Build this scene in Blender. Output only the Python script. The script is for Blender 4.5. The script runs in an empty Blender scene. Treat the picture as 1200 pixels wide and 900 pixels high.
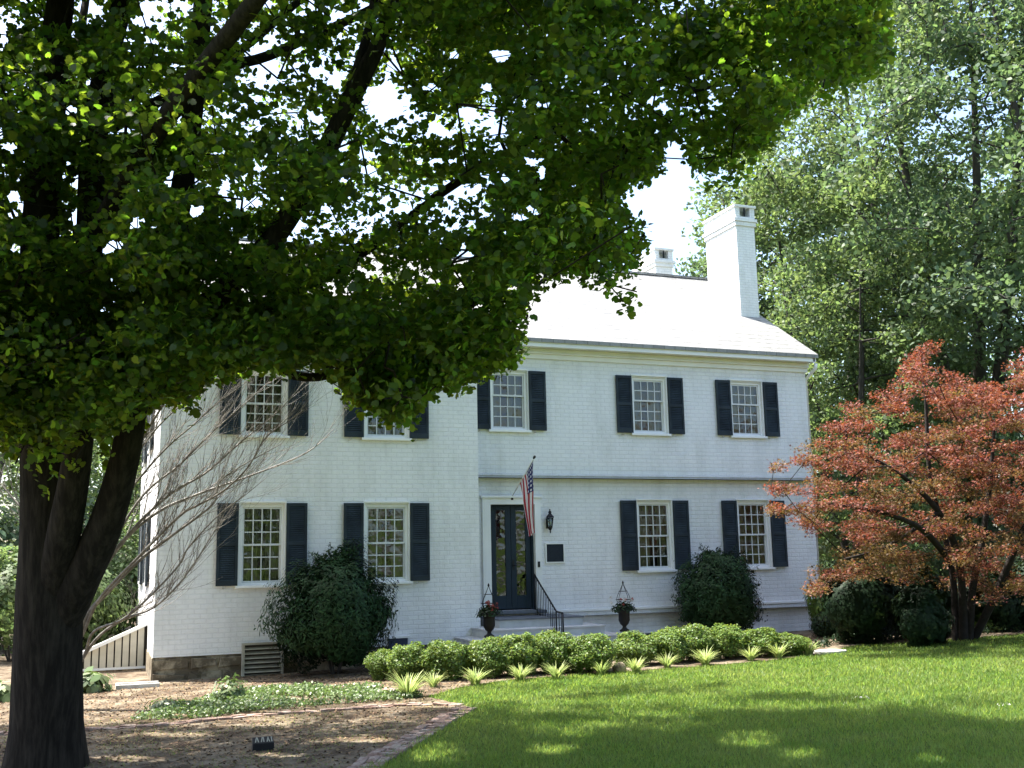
import bpy, math, random
import numpy as np
from mathutils import Vector, noise
from mathutils.geometry import delaunay_2d_cdt
R_ = math.radians
rng = np.random.default_rng(7); random.seed(7)
scene = bpy.context.scene
col = scene.collection

# ------------------------------------------------------------------ camera
YAW, PITCH, ROLL = R_(21.152), R_(9.4057), R_(-1.1905)
CAM = np.array([0.0, -23.305, 0.0]); FPX = 1250.0
_cy, _sy = math.cos(YAW), math.sin(YAW)
FW = np.array([_sy*math.cos(PITCH), _cy*math.cos(PITCH), math.sin(PITCH)])
_r = np.array([_cy, -_sy, 0.0]); _u = np.cross(_r, FW)
RT = math.cos(ROLL)*_r + math.sin(ROLL)*_u
UP = -math.sin(ROLL)*_r + math.cos(ROLL)*_u
cd = bpy.data.cameras.new('camera'); cam = bpy.data.objects.new('camera', cd); col.objects.link(cam)
cd.sensor_width = 36; cd.lens = FPX/1200*36; cd.clip_start = .05; cd.clip_end = 3000
from mathutils import Matrix
M4 = Matrix(((RT[0], UP[0], -FW[0], CAM[0]), (RT[1], UP[1], -FW[1], CAM[1]), (RT[2], UP[2], -FW[2], CAM[2]), (0, 0, 0, 1)))
cam.matrix_world = M4
scene.camera = cam

# ------------------------------------------------------------------ light
SUN_E, SUN_AZ = R_(64), R_(50)     # azimuth measured from +Y towards -X
sd = np.array([-math.sin(SUN_AZ)*math.cos(SUN_E), math.cos(SUN_AZ)*math.cos(SUN_E), math.sin(SUN_E)])
sl = bpy.data.lights.new('sun', 'SUN'); sl.energy = 5.0; sl.angle = R_(.53); sl.color = (1, .955, .87)
so = bpy.data.objects.new('sun', sl); col.objects.link(so)
so.rotation_euler = Vector(sd).to_track_quat('Z', 'Y').to_euler()
so.location = (-20, 20, 40)
w = bpy.data.worlds.new('World'); scene.world = w; w.use_nodes = True
nt = w.node_tree; bg = nt.nodes['Background']
sky = nt.nodes.new('ShaderNodeTexSky'); sky.sky_type = 'NISHITA'; sky.sun_disc = False
sky.sun_elevation = SUN_E; sky.sun_rotation = -SUN_AZ
sky.air_density = 1.0; sky.dust_density = 3.0; sky.ozone_density = .8
hs = nt.nodes.new('ShaderNodeHueSaturation'); hs.inputs['Saturation'].default_value = 1.05
nt.links.new(sky.outputs[0], hs.inputs['Color'])
nt.links.new(hs.outputs[0], bg.inputs[0]); bg.inputs[1].default_value = .135
scene.view_settings.view_transform = 'Standard'; scene.view_settings.look = 'None'
scene.view_settings.gamma = 1; scene.view_settings.exposure = 1.95
scene.cycles.max_bounces = 7; scene.cycles.transparent_max_bounces = 12
scene.cycles.diffuse_bounces = 4

# ------------------------------------------------------------------ picture measurement -> world points
def ray(x, y): return FW + RT*(x-600)/FPX - UP*(y-450)/FPX
def atY(x, y, Y): d = ray(x, y); return CAM + d*(Y-CAM[1])/d[1]
def atX(x, y, X): d = ray(x, y); return CAM + d*(X-CAM[0])/d[0]
def atD(x, y, D): return CAM + ray(x, y)*D
def pr(P):
    d = np.asarray(P, float)-CAM; z = d@FW
    zz = np.where(np.abs(z) < 1e-3, 1e-3, z)
    return 600+FPX*(d@RT)/zz, 450-FPX*(d@UP)/zz, z

# ------------------------------------------------------------------ ground height
_gp = np.array([(1.1,-.5,-2.22),(4,-.5,-2.18),(7.9,-.5,-2.12),(12,0,-2.0),(17.4,0,-1.86),(17.9,-6,-1.76),(24,-6,-1.66),(0,-23.3,-1.62),(5,-22,-1.62),
                (-.4,-10.8,-2.02),(8,-4,-2.12),(13.6,-4,-2.0),(4.9,-4,-2.24),(6,-14,-1.93),(-6,-6,-2.2),(-6,-20,-1.8),(10,-16,-1.72),(20,-14,-1.55),(3,-8,-2.2)])
def _gb(x, y): return np.stack([np.ones_like(x), x, y, x*x, x*y, y*y], -1)
_gc = np.linalg.lstsq(_gb(_gp[:,0]/10, _gp[:,1]/10), _gp[:,2], rcond=None)[0]
def gz(x, y):
    x = np.clip(np.asarray(x, float), -9, 26); y = np.clip(np.asarray(y, float), -26, 4)
    return _gb(x/10, y/10)@_gc
def atG(px, py, dz=0.0):
    d = ray(px, py); t = 15.0
    for _ in range(40):
        p = CAM+d*t; t = max(2.0, min(90, (float(gz(p[0], p[1]))+dz)/d[2])) if d[2] < -1e-4 else 90
    return CAM+d*t

# ------------------------------------------------------------------ materials
def mat(name, colr, rough=.7, spec=.3, metal=0.0, var=0.0, vscale=3.0, bump=0.0, bscale=30.0, island=0.0, transl=0.0, tcol=None, col2=None, c2scale=2.0, c2lo=.45, c2hi=.6, coord='Object', stretch=None):
    m = bpy.data.materials.new(name); m.use_nodes = True; N = m.node_tree.nodes; L = m.node_tree.links
    b = N['Principled BSDF']; b.inputs['Roughness'].default_value = rough; b.inputs['Specular IOR Level'].default_value = spec
    b.inputs['Metallic'].default_value = metal; b.inputs['Base Color'].default_value = (*colr, 1)
    tc = N.new('ShaderNodeTexCoord'); src = None
    if stretch:
        class _T: pass
        mpg = N.new('ShaderNodeMapping'); mpg.inputs['Scale'].default_value = stretch; L.new(tc.outputs[coord], mpg.inputs[0]); tc = _T(); tc.outputs = {coord: mpg.outputs[0]}
    if col2 is not None:
        n = N.new('ShaderNodeTexNoise'); n.inputs['Scale'].default_value = c2scale; n.inputs['Detail'].default_value = 8; n.inputs['Roughness'].default_value = .65
        L.new(tc.outputs[coord], n.inputs['Vector'])
        r = N.new('ShaderNodeValToRGB'); r.color_ramp.elements[0].position = c2lo; r.color_ramp.elements[1].position = c2hi
        r.color_ramp.elements[0].color = (*colr, 1); r.color_ramp.elements[1].color = (*col2, 1)
        L.new(n.outputs[0], r.inputs[0]); src = r.outputs[0]
    if var > 0 or island > 0:
        h = N.new('ShaderNodeHueSaturation'); h.inputs['Color'].default_value = (*colr, 1)
        if src: L.new(src, h.inputs['Color'])
        if island > 0:
            g = N.new('ShaderNodeNewGeometry'); mr = N.new('ShaderNodeMapRange'); mr.inputs[3].default_value = 1-island; mr.inputs[4].default_value = 1+island
            L.new(g.outputs['Random Per Island'], mr.inputs[0]); L.new(mr.outputs[0], h.inputs['Value'])
            m2 = N.new('ShaderNodeMath'); m2.operation = 'MULTIPLY'; m2.inputs[1].default_value = 7.31
            fr = N.new('ShaderNodeMath'); fr.operation = 'FRACT'; mr2 = N.new('ShaderNodeMapRange'); mr2.inputs[3].default_value = .475; mr2.inputs[4].default_value = .52
            L.new(g.outputs['Random Per Island'], m2.inputs[0]); L.new(m2.outputs[0], fr.inputs[0]); L.new(fr.outputs[0], mr2.inputs[0]); L.new(mr2.outputs[0], h.inputs['Hue'])
        else:
            n = N.new('ShaderNodeTexNoise'); n.inputs['Scale'].default_value = vscale; n.inputs['Detail'].default_value = 6
            L.new(tc.outputs[coord], n.inputs['Vector']); mr = N.new('ShaderNodeMapRange'); mr.inputs[1].default_value = .3; mr.inputs[2].default_value = .7
            mr.inputs[3].default_value = 1-var; mr.inputs[4].default_value = 1+var
            L.new(n.outputs[0], mr.inputs[0]); L.new(mr.outputs[0], h.inputs['Value'])
        src = h.outputs[0]
    if src: L.new(src, b.inputs['Base Color'])
    if bump > 0:
        n = N.new('ShaderNodeTexNoise'); n.inputs['Scale'].default_value = bscale; n.inputs['Detail'].default_value = 8
        L.new(tc.outputs[coord], n.inputs['Vector']); bp = N.new('ShaderNodeBump'); bp.inputs['Strength'].default_value = bump; bp.inputs['Distance'].default_value = .02
        L.new(n.outputs[0], bp.inputs['Height']); L.new(bp.outputs[0], b.inputs['Normal'])
    if transl > 0:
        t = N.new('ShaderNodeBsdfTranslucent'); t.inputs[0].default_value = (*(tcol or colr), 1)
        if src:
            hh = N.new('ShaderNodeMixRGB'); hh.blend_type = 'MULTIPLY'; hh.inputs[0].default_value = 1
            k = [ (tcol or colr)[i]/max(colr[i], 1e-3) for i in range(3)]
            hh.inputs[2].default_value = (*k, 1); L.new(src, hh.inputs[1]); L.new(hh.outputs[0], t.inputs[0])
        mx = N.new('ShaderNodeMixShader'); mx.inputs[0].default_value = transl
        L.new(b.outputs[0], mx.inputs[1]); L.new(t.outputs[0], mx.inputs[2]); L.new(mx.outputs[0], N['Material Output'].inputs[0])
    return m

def brick_mat(name, c1, c2, mortar, bw=.215, bh=.075, ms=.012, bump=.6, dirt=(.45,.45,.42), along='x'):
    m = bpy.data.materials.new(name); m.use_nodes = True; N = m.node_tree.nodes; L = m.node_tree.links
    b = N['Principled BSDF']; b.inputs['Roughness'].default_value = .55; b.inputs['Specular IOR Level'].default_value = .35
    tc = N.new('ShaderNodeTexCoord'); sp = N.new('ShaderNodeSeparateXYZ'); cb = N.new('ShaderNodeCombineXYZ')
    L.new(tc.outputs['Object'], sp.inputs[0]); ad = N.new('ShaderNodeMath'); ad.operation = 'ADD'
    L.new(sp.outputs[0], ad.inputs[0]); L.new(sp.outputs[1], ad.inputs[1]); L.new(ad.outputs[0], cb.inputs[0]); L.new(sp.outputs[2], cb.inputs[1])
    wn = N.new('ShaderNodeTexNoise'); wn.inputs['Scale'].default_value = 6; L.new(cb.outputs[0], wn.inputs['Vector'])
    va = N.new('ShaderNodeVectorMath'); va.operation = 'MULTIPLY_ADD'; va.inputs[1].default_value = (.012, .012, 0); L.new(wn.outputs['Color'], va.inputs[0]); L.new(cb.outputs[0], va.inputs[2])
    br = N.new('ShaderNodeTexBrick'); br.inputs['Scale'].default_value = 1; br.inputs['Brick Width'].default_value = bw; br.inputs['Row Height'].default_value = bh
    br.inputs['Mortar Size'].default_value = ms; br.inputs['Mortar Smooth'].default_value = .4; br.inputs['Bias'].default_value = 0
    br.inputs['Color1'].default_value = (*c1, 1); br.inputs['Color2'].default_value = (*c2, 1); br.inputs['Mortar'].default_value = (*mortar, 1)
    L.new(va.outputs[0], br.inputs['Vector'])
    n = N.new('ShaderNodeTexNoise'); n.inputs['Scale'].default_value = .9; n.inputs['Detail'].default_value = 9; n.inputs['Roughness'].default_value = .7
    mp = N.new('ShaderNodeMapping'); mp.inputs['Scale'].default_value = (2.4, 2.4, .7)   # weathering runs down the wall
    L.new(tc.outputs['Object'], mp.inputs[0]); L.new(mp.outputs[0], n.inputs['Vector'])
    rp = N.new('ShaderNodeValToRGB'); rp.color_ramp.elements[0].position = .45; rp.color_ramp.elements[1].position = .8
    rp.color_ramp.elements[0].color = (0,0,0,1); rp.color_ramp.elements[1].color = (.55,.55,.55,1); L.new(n.outputs[0], rp.inputs[0])
    mx = N.new('ShaderNodeMixRGB'); mx.inputs[2].default_value = (*dirt, 1); L.new(rp.outputs[0], mx.inputs[0]); L.new(br.outputs['Color'], mx.inputs[1])
    L.new(mx.outputs[0], b.inputs['Base Color'])
    n2 = N.new('ShaderNodeTexNoise'); n2.inputs['Scale'].default_value = 22; n2.inputs['Detail'].default_value = 6; L.new(cb.outputs[0], n2.inputs['Vector'])
    m1 = N.new('ShaderNodeMath'); m1.operation = 'MULTIPLY_ADD'; m1.inputs[1].default_value = -1.0; L.new(br.outputs['Fac'], m1.inputs[0])
    m3 = N.new('ShaderNodeMath'); m3.operation = 'MULTIPLY'; m3.inputs[1].default_value = 1.0; L.new(n2.outputs[0], m3.inputs[0]); L.new(m3.outputs[0], m1.inputs[2])
    bp = N.new('ShaderNodeBump'); bp.inputs['Strength'].default_value = bump; bp.inputs['Distance'].default_value = .015
    L.new(m1.outputs[0], bp.inputs['Height']); L.new(bp.outputs[0], b.inputs['Normal'])
    return m

M = {}
M['brick'] = brick_mat('painted_brick', (.76,.76,.755), (.735,.735,.735), (.69,.69,.695), bw=.24, bh=.098, ms=.012, bump=.55)
M['chimney'] = brick_mat('painted_chimney_brick', (.80,.80,.79), (.76,.76,.75), (.68,.68,.68), bump=.4)
M['trim'] = mat('white_trim', (.76,.76,.74), .45, .4, var=.06, vscale=2)
M['sash'] = mat('sash_paint', (.60,.61,.60), .45, .4, var=.08, vscale=4)
M['shutter'] = mat('shutter_navy', (.018,.027,.035), .6, .22, var=.4, vscale=3)
M['door'] = mat('door_paint', (.013,.024,.036), .5, .2, var=.12, vscale=3)
M['iron'] = mat('black_iron', (.009,.009,.011), .5, .25)
M['plaque'] = mat('slate_plaque', (.016,.022,.030), .6, .15, var=.2, vscale=20)
M['roof'] = brick_mat('roof_shingle', (.275,.275,.265), (.215,.215,.21), (.12,.12,.115), bw=.3, bh=.17, ms=.010, bump=.6, dirt=(.07,.068,.062))
M['curtain'] = mat('curtain', (.30,.28,.22), .9, .1, var=.1)
M['room'] = mat('room_dark', (.06,.055,.05), .9, .1)
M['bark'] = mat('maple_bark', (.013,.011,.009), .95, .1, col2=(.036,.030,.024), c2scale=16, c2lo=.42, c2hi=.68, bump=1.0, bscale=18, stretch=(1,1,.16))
M['barkred'] = mat('japanese_maple_bark', (.022,.018,.016), .9, .2, var=.3, vscale=9, bump=.6, bscale=25)
M['barkgrey'] = mat('background_bark', (.05,.045,.04), .9, .2, var=.3, vscale=3, bump=.5)
M['deadwood'] = mat('bare_twig_bark', (.10,.088,.075), .6, .5, col2=(.22,.20,.175), c2scale=9, bump=.4, bscale=30)
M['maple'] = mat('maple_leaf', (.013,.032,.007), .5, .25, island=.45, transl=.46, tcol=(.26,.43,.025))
M['redleaf'] = mat('japanese_maple_leaf', (.165,.062,.044), .6, .25, island=.6, transl=.27, tcol=(.30,.09,.035))
M['redleaf2'] = mat('japanese_maple_leaf_bronze', (.120,.075,.032), .6, .2, island=.5, transl=.3, tcol=(.25,.15,.04))
M['bgleaf'] = mat('background_leaf', (.095,.140,.062), .6, .3, island=.45, transl=.40, tcol=(.20,.29,.085))
M['bgleaf2'] = mat('background_leaf_blue', (.078,.120,.068), .55, .35, island=.45, transl=.36, tcol=(.16,.25,.09))
M['yewleaf'] = mat('yew_needle', (.017,.042,.015), .6, .15, island=.5, transl=.1, tcol=(.03,.06,.015))
M['boxleaf'] = mat('boxwood_leaf', (.10,.165,.035), .5, .35, island=.5, transl=.33, tcol=(.24,.33,.05))
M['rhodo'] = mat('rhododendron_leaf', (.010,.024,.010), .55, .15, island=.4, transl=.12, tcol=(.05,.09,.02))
M['tuft'] = mat('variegated_blade', (.30,.36,.13), .5, .35, island=.35, transl=.35, tcol=(.4,.5,.14))
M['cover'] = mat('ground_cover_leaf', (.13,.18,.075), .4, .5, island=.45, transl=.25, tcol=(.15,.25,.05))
M['grassblade'] = mat('grass_blade', (.078,.140,.024), .5, .3, island=.38, transl=.45, tcol=(.25,.38,.055), col2=(.105,.160,.038), c2scale=1.1, c2lo=.42, c2hi=.66)
M['flower'] = mat('red_flower', (.28,.05,.04), .6, .3, island=.3)
M['wflower'] = mat('white_flower', (.5,.47,.45), .6, .3, island=.15)
M['bed'] = mat('mulch_soil', (.070,.050,.034), .95, .1, col2=(.195,.160,.115), c2scale=2.6, c2lo=.42, c2hi=.62, bump=1.0, bscale=22)
M['litter'] = mat('dry_litter', (.17,.12,.07), .9, .1, island=.55)
M['stone'] = mat('field_stone', (.11,.088,.06), .85, .2, col2=(.32,.27,.19), c2scale=3, bump=.6, bscale=20)
M['slab'] = mat('pale_slab', (.46,.45,.42), .8, .2, var=.15, vscale=8, bump=.3)
M['brickred'] = mat('old_red_brick', (.21,.135,.105), .85, .2, col2=(.33,.27,.23), c2scale=8, bump=.5, bscale=40)
M['board'] = mat('cream_board', (.50,.47,.38), .7, .2, var=.1, vscale=5)
M['boarddark'] = mat('board_gap', (.05,.045,.04), .8, .1)
M['step'] = mat('painted_step', (.42,.43,.44), .7, .3, var=.15, vscale=4)
M['stepedge'] = mat('slate_tread', (.10,.11,.13), .6, .4, var=.2, vscale=6)
M['louver'] = mat('weathered_louver', (.34,.32,.26), .8, .2, var=.25, vscale=6)
M['bluewood'] = mat('basement_blue', (.018,.03,.075), .5, .4)

# lawn base
def lawn_mat():
    m = bpy.data.materials.new('lawn'); m.use_nodes = True; N = m.node_tree.nodes; L = m.node_tree.links
    b = N['Principled BSDF']; b.inputs['Roughness'].default_value = .9; b.inputs['Specular IOR Level'].default_value = .15
    tc = N.new('ShaderNodeTexCoord')
    a = N.new('ShaderNodeTexNoise'); a.inputs['Scale'].default_value = .7; a.inputs['Detail'].default_value = 7; L.new(tc.outputs['Object'], a.inputs['Vector'])
    c = N.new('ShaderNodeTexNoise'); c.inputs['Scale'].default_value = 26; c.inputs['Detail'].default_value = 6; c.inputs['Roughness'].default_value = .8; L.new(tc.outputs['Object'], c.inputs['Vector'])
    r1 = N.new('ShaderNodeValToRGB'); r1.color_ramp.elements[0].position = .35; r1.color_ramp.elements[1].position = .68
    r1.color_ramp.elements[0].color = (.055,.105,.018,1); r1.color_ramp.elements[1].color = (.11,.145,.038,1); L.new(a.outputs[0], r1.inputs[0])
    r2 = N.new('ShaderNodeValToRGB'); r2.color_ramp.elements[0].position = .3; r2.color_ramp.elements[1].position = .7
    r2.color_ramp.elements[0].color = (.45,.45,.4,1); r2.color_ramp.elements[1].color = (1.35,1.35,1.25,1); L.new(c.outputs[0], r2.inputs[0])
    mx = N.new('ShaderNodeMixRGB'); mx.blend_type = 'MULTIPLY'; mx.inputs[0].default_value = 1
    L.new(r1.outputs[0], mx.inputs[1]); L.new(r2.outputs[0], mx.inputs[2]); L.new(mx.outputs[0], b.inputs['Base Color'])
    bp = N.new('ShaderNodeBump'); bp.inputs['Strength'].default_value = .9; bp.inputs['Distance'].default_value = .04
    L.new(c.outputs[0], bp.inputs['Height']); L.new(bp.outputs[0], b.inputs['Normal'])
    return m
M['lawn'] = lawn_mat()

def glass_mat():
    m = bpy.data.materials.new('window_glass'); m.use_nodes = True; N = m.node_tree.nodes; L = m.node_tree.links
    N.remove(N['Principled BSDF'])
    g = N.new('ShaderNodeBsdfGlossy'); g.inputs['Roughness'].default_value = .02; g.inputs['Color'].default_value = (.95,.97,.95,1)
    t = N.new('ShaderNodeBsdfTransparent'); t.inputs[0].default_value = (.62,.68,.62,1)
    f = N.new('ShaderNodeFresnel'); f.inputs['IOR'].default_value = 1.65
    tc = N.new('ShaderNodeTexCoord'); n = N.new('ShaderNodeTexNoise'); n.inputs['Scale'].default_value = 3.5; n.inputs['Detail'].default_value = 2; L.new(tc.outputs['Object'], n.inputs['Vector'])
    bp = N.new('ShaderNodeBump'); bp.inputs['Strength'].default_value = .35; bp.inputs['Distance'].default_value = .06; L.new(n.outputs[0], bp.inputs['Height']); L.new(bp.outputs[0], g.inputs['Normal'])
    mx = N.new('ShaderNodeMixShader'); L.new(f.outputs[0], mx.inputs[0]); L.new(t.outputs[0], mx.inputs[1]); L.new(g.outputs[0], mx.inputs[2])
    L.new(mx.outputs[0], N['Material Output'].inputs[0]); return m
M['glass'] = glass_mat()

def flag_mat():
    m = bpy.data.materials.new('flag_cloth'); m.use_nodes = True; N = m.node_tree.nodes; L = m.node_tree.links
    b = N['Principled BSDF']; b.inputs['Roughness'].default_value = .8
    uv = N.new('ShaderNodeUVMap'); uv.uv_map = 'UVMap'; sp = N.new('ShaderNodeSeparateXYZ'); L.new(uv.outputs[0], sp.inputs[0])
    def mth(op, a, bb=None, c=None):
        n = N.new('ShaderNodeMath'); n.operation = op
        for i, v in enumerate((a, bb, c)):
            if v is None: continue
            if hasattr(v, 'node'): L.new(v, n.inputs[i])
            else: n.inputs[i].default_value = v
        return n.outputs[0]
    u, v = sp.outputs[0], sp.outputs[1]      # u along the fly, v across the hoist (0 at the top edge)
    st = mth('FRACT', mth('MULTIPLY', v, 6.5)); isred = mth('LESS_THAN', st, .5)
    can = mth('MULTIPLY', mth('LESS_THAN', u, .4), mth('LESS_THAN', v, 7/13))
    su = mth('SUBTRACT', mth('FRACT', mth('MULTIPLY', u, 6/.4)), .5); sv = mth('SUBTRACT', mth('FRACT', mth('MULTIPLY', v, 5/(7/13))), .5)
    d = mth('ADD', mth('MULTIPLY', su, su), mth('MULTIPLY', sv, sv)); star = mth('LESS_THAN', d, .07)
    m1 = N.new('ShaderNodeMixRGB'); m1.inputs[1].default_value = (.62,.60,.60,1); m1.inputs[2].default_value = (.33,.018,.03,1); L.new(isred, m1.inputs[0])
    m2 = N.new('ShaderNodeMixRGB'); m2.inputs[1].default_value = (.014,.02,.10,1); m2.inputs[2].default_value = (.6,.6,.62,1); L.new(star, m2.inputs[0])
    m3 = N.new('ShaderNodeMixRGB'); L.new(can, m3.inputs[0]); L.new(m1.outputs[0], m3.inputs[1]); L.new(m2.outputs[0], m3.inputs[2])
    L.new(m3.outputs[0], b.inputs['Base Color'])
    t = N.new('ShaderNodeBsdfTranslucent'); L.new(m3.outputs[0], t.inputs[0]); mx = N.new('ShaderNodeMixShader'); mx.inputs[0].default_value = .3
    L.new(b.outputs[0], mx.inputs[1]); L.new(t.outputs[0], mx.inputs[2]); L.new(mx.outputs[0], N['Material Output'].inputs[0])
    return m
M['flag'] = flag_mat()

# ------------------------------------------------------------------ object helpers
ROOT = {}
def tag(o, label=None, cat=None, group=None, kind=None):
    if label: o['label'] = label
    if cat: o['category'] = cat
    if group: o['group'] = group
    if kind: o['kind'] = kind
    return o
def thing(name, loc, label, cat, group=None):
    o = bpy.data.objects.new(name, None); o.empty_display_size = .2; col.objects.link(o); o.location = tuple(float(v) for v in loc)
    ROOT[o.name] = np.array(loc, float); return tag(o, label, cat, group)
def link(name, me, m, parent=None, origin=None):
    o = bpy.data.objects.new(name, me); col.objects.link(o)
    for mm in (m if isinstance(m, (list, tuple)) else [m]): me.materials.append(mm)
    off = np.zeros(3)
    if parent is not None: o.parent = parent; off = ROOT[parent.name]
    elif origin is not None: off = np.array(origin, float); o.location = tuple(float(v) for v in off)
    if off.any():
        n = len(me.vertices); a = np.empty(n*3, 'f'); me.vertices.foreach_get('co', a); a = a.reshape(-1, 3)-off.astype('f'); me.vertices.foreach_set('co', a.ravel()); me.update()
    ROOT[o.name] = off; return o
def copy_tree(o, parent=None):
    c = o.copy(); col.objects.link(c); c.parent = parent; ROOT[c.name] = ROOT.get(o.name, np.zeros(3))
    for ch in list(o.children): copy_tree(ch, c)
    return c
def np_mesh(name, V, F, smooth=False):
    me = bpy.data.meshes.new(name); V = np.asarray(V, 'f'); F = np.asarray(F, 'i'); n, k = F.shape
    me.vertices.add(len(V)); me.vertices.foreach_set('co', V.ravel()); me.loops.add(n*k); me.loops.foreach_set('vertex_index', F.ravel())
    me.polygons.add(n); me.polygons.foreach_set('loop_start', np.arange(0, n*k, k, dtype='i')); me.polygons.foreach_set('loop_total', np.full(n, k, 'i'))
    if smooth: me.polygons.foreach_set('use_smooth', np.ones(n, bool))
    me.update(calc_edges=True); return me
class MB:
    def __init__(s): s.v = []; s.f = []; s.m = []; s.sm = []
    def add(s, V, F, mi=0, sm=False):
        b = len(s.v); s.v += [tuple(map(float, p)) for p in V]; s.f += [tuple(b+i for i in f) for f in F]; s.m += [mi]*len(F); s.sm += [sm]*len(F); return s
    def box(s, x0, x1, y0, y1, z0, z1, mi=0):
        V = [(x0,y0,z0),(x1,y0,z0),(x1,y1,z0),(x0,y1,z0),(x0,y0,z1),(x1,y0,z1),(x1,y1,z1),(x0,y1,z1)]
        return s.add(V, [(0,3,2,1),(4,5,6,7),(0,1,5,4),(1,2,6,5),(2,3,7,6),(3,0,4,7)], mi)
    def tube(s, pts, rad, n=8, mi=0, cap=True, wob=0.0, seed=0):
        P = [np.array(p, float) for p in pts]; rad = [rad]*len(P) if not hasattr(rad, '__len__') else rad
        V = []; prev = None
        for i, p in enumerate(P):
            t = P[min(i+1, len(P)-1)]-P[max(i-1, 0)]; t = t/(np.linalg.norm(t)+1e-9)
            if prev is None:
                a = np.array([1, 0, 0]) if abs(t[0]) < .8 else np.array([0, 1, 0]); prev = np.cross(t, a); prev /= np.linalg.norm(prev)
            u = prev-t*(prev@t); u /= np.linalg.norm(u)+1e-9; prev = u; vv = np.cross(t, u)
            for k in range(n):
                an = 2*math.pi*k/n; r = rad[i]
                if wob: r *= 1+wob*noise.noise(Vector((math.cos(an)*2.2+seed, math.sin(an)*2.2, float(p[2])*.55)))+wob*.5*math.sin(an*7+seed+float(p[2])*.4)
                V.append(p+u*r*math.cos(an)+vv*r*math.sin(an))
        F = [(i*n+k, i*n+(k+1) % n, (i+1)*n+(k+1) % n, (i+1)*n+k) for i in range(len(P)-1) for k in range(n)]
        if cap: F += [tuple(range(n-1, -1, -1)), tuple((len(P)-1)*n+k for k in range(n))]
        return s.add(V, F, mi, True)
    def lathe(s, c, prof, n=16, mi=0):
        V = [(c[0]+r*math.cos(2*math.pi*k/n), c[1]+r*math.sin(2*math.pi*k/n), c[2]+z) for r, z in prof for k in range(n)]
        F = [(i*n+k, i*n+(k+1) % n, (i+1)*n+(k+1) % n, (i+1)*n+k) for i in range(len(prof)-1) for k in range(n)]
        F += [tuple(range(n-1, -1, -1)), tuple((len(prof)-1)*n+k for k in range(n))]
        return s.add(V, F, mi, True)
    def build(s, name, m, parent=None, origin=None, bevel=0):
        me = bpy.data.meshes.new(name); me.from_pydata(s.v, [], s.f); me.update()
        me.polygons.foreach_set('material_index', s.m); me.polygons.foreach_set('use_smooth', s.sm)
        o = link(name, me, m, parent, origin)
        if bevel: bm_ = o.modifiers.new('bevel', 'BEVEL'); bm_.width = bevel; bm_.segments = 2; bm_.limit_method = 'ANGLE'
        return o
def smooth_path(pts, k=5):
    P = np.array(pts, float); out = []
    for i in range(len(P)-1):
        p0 = P[max(i-1, 0)]; p1 = P[i]; p2 = P[i+1]; p3 = P[min(i+2, len(P)-1)]
        for t in np.arange(k)/k:
            out.append(.5*((2*p1)+(-p0+p2)*t+(2*p0-5*p1+4*p2-p3)*t*t+(-p0+3*p1-3*p2+p3)*t**3))
    out.append(P[-1]); return np.array(out)
# leaf clouds: one closed-outline polygon per leaf
MAPLE = [(0,-.42,.0),(.34,-.40,-.1),(.54,-.02,-.16),(.34,.06,-.04),(.34,.38,-.12),(0,.56,-.14),(-.34,.38,-.12),(-.34,.06,-.04),(-.54,-.02,-.16),(-.34,-.40,-.1)]
STAR5 = [(0,-.3,0),(.12,-.1,0),(.5,-.05,-.1),(.14,.1,0),(.25,.45,-.1),(0,.2,0),(-.25,.45,-.1),(-.14,.1,0),(-.5,-.05,-.1),(-.12,-.1,0)]
OVAL = [(0,-.5,0),(.26,-.15,.04),(.24,.2,.03),(0,.5,-.06),(-.24,.2,.03),(-.26,-.15,.04)]
NEEDLE = [(0,-.5,0),(.15,0,.02),(0,.5,0),(-.15,0,.02)]
def leaf_mesh(name, C, size, shape, up=1.0, seed=0, out=None, outw=0.0):
    g = np.random.default_rng(seed); n = len(C); S = np.array(shape); k = len(S)
    nn = g.normal(size=(n, 3)); nn[:, 2] += up
    if out is not None: nn += out*outw
    nn /= np.linalg.norm(nn, axis=1)[:, None]
    a = g.normal(size=(n, 3)); u = np.cross(nn, a); u /= np.linalg.norm(u, axis=1)[:, None]+1e-9; v = np.cross(nn, u)
    sz = (np.asarray(size)*np.ones(n))*g.uniform(.65, 1.25, n)
    V = C[:, None, :]+sz[:, None, None]*(S[None, :, 0, None]*u[:, None]+S[None, :, 1, None]*v[:, None]+S[None, :, 2, None]*nn[:, None])
    return np_mesh(name, V.reshape(-1, 3), np.arange(n*k).reshape(n, k))
def in_poly(x, y, poly):
    x = np.asarray(x, float); y = np.asarray(y, float); c = np.zeros(x.shape, bool); j = len(poly)-1
    for i in range(len(poly)):
        xi, yi = poly[i]; xj, yj = poly[j]
        k = ((yi > y) != (yj > y)) & (x < (xj-xi)*(y-yi)/((yj-yi) if yj != yi else 1e-9)+xi); c ^= k; j = i
    return c
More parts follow.
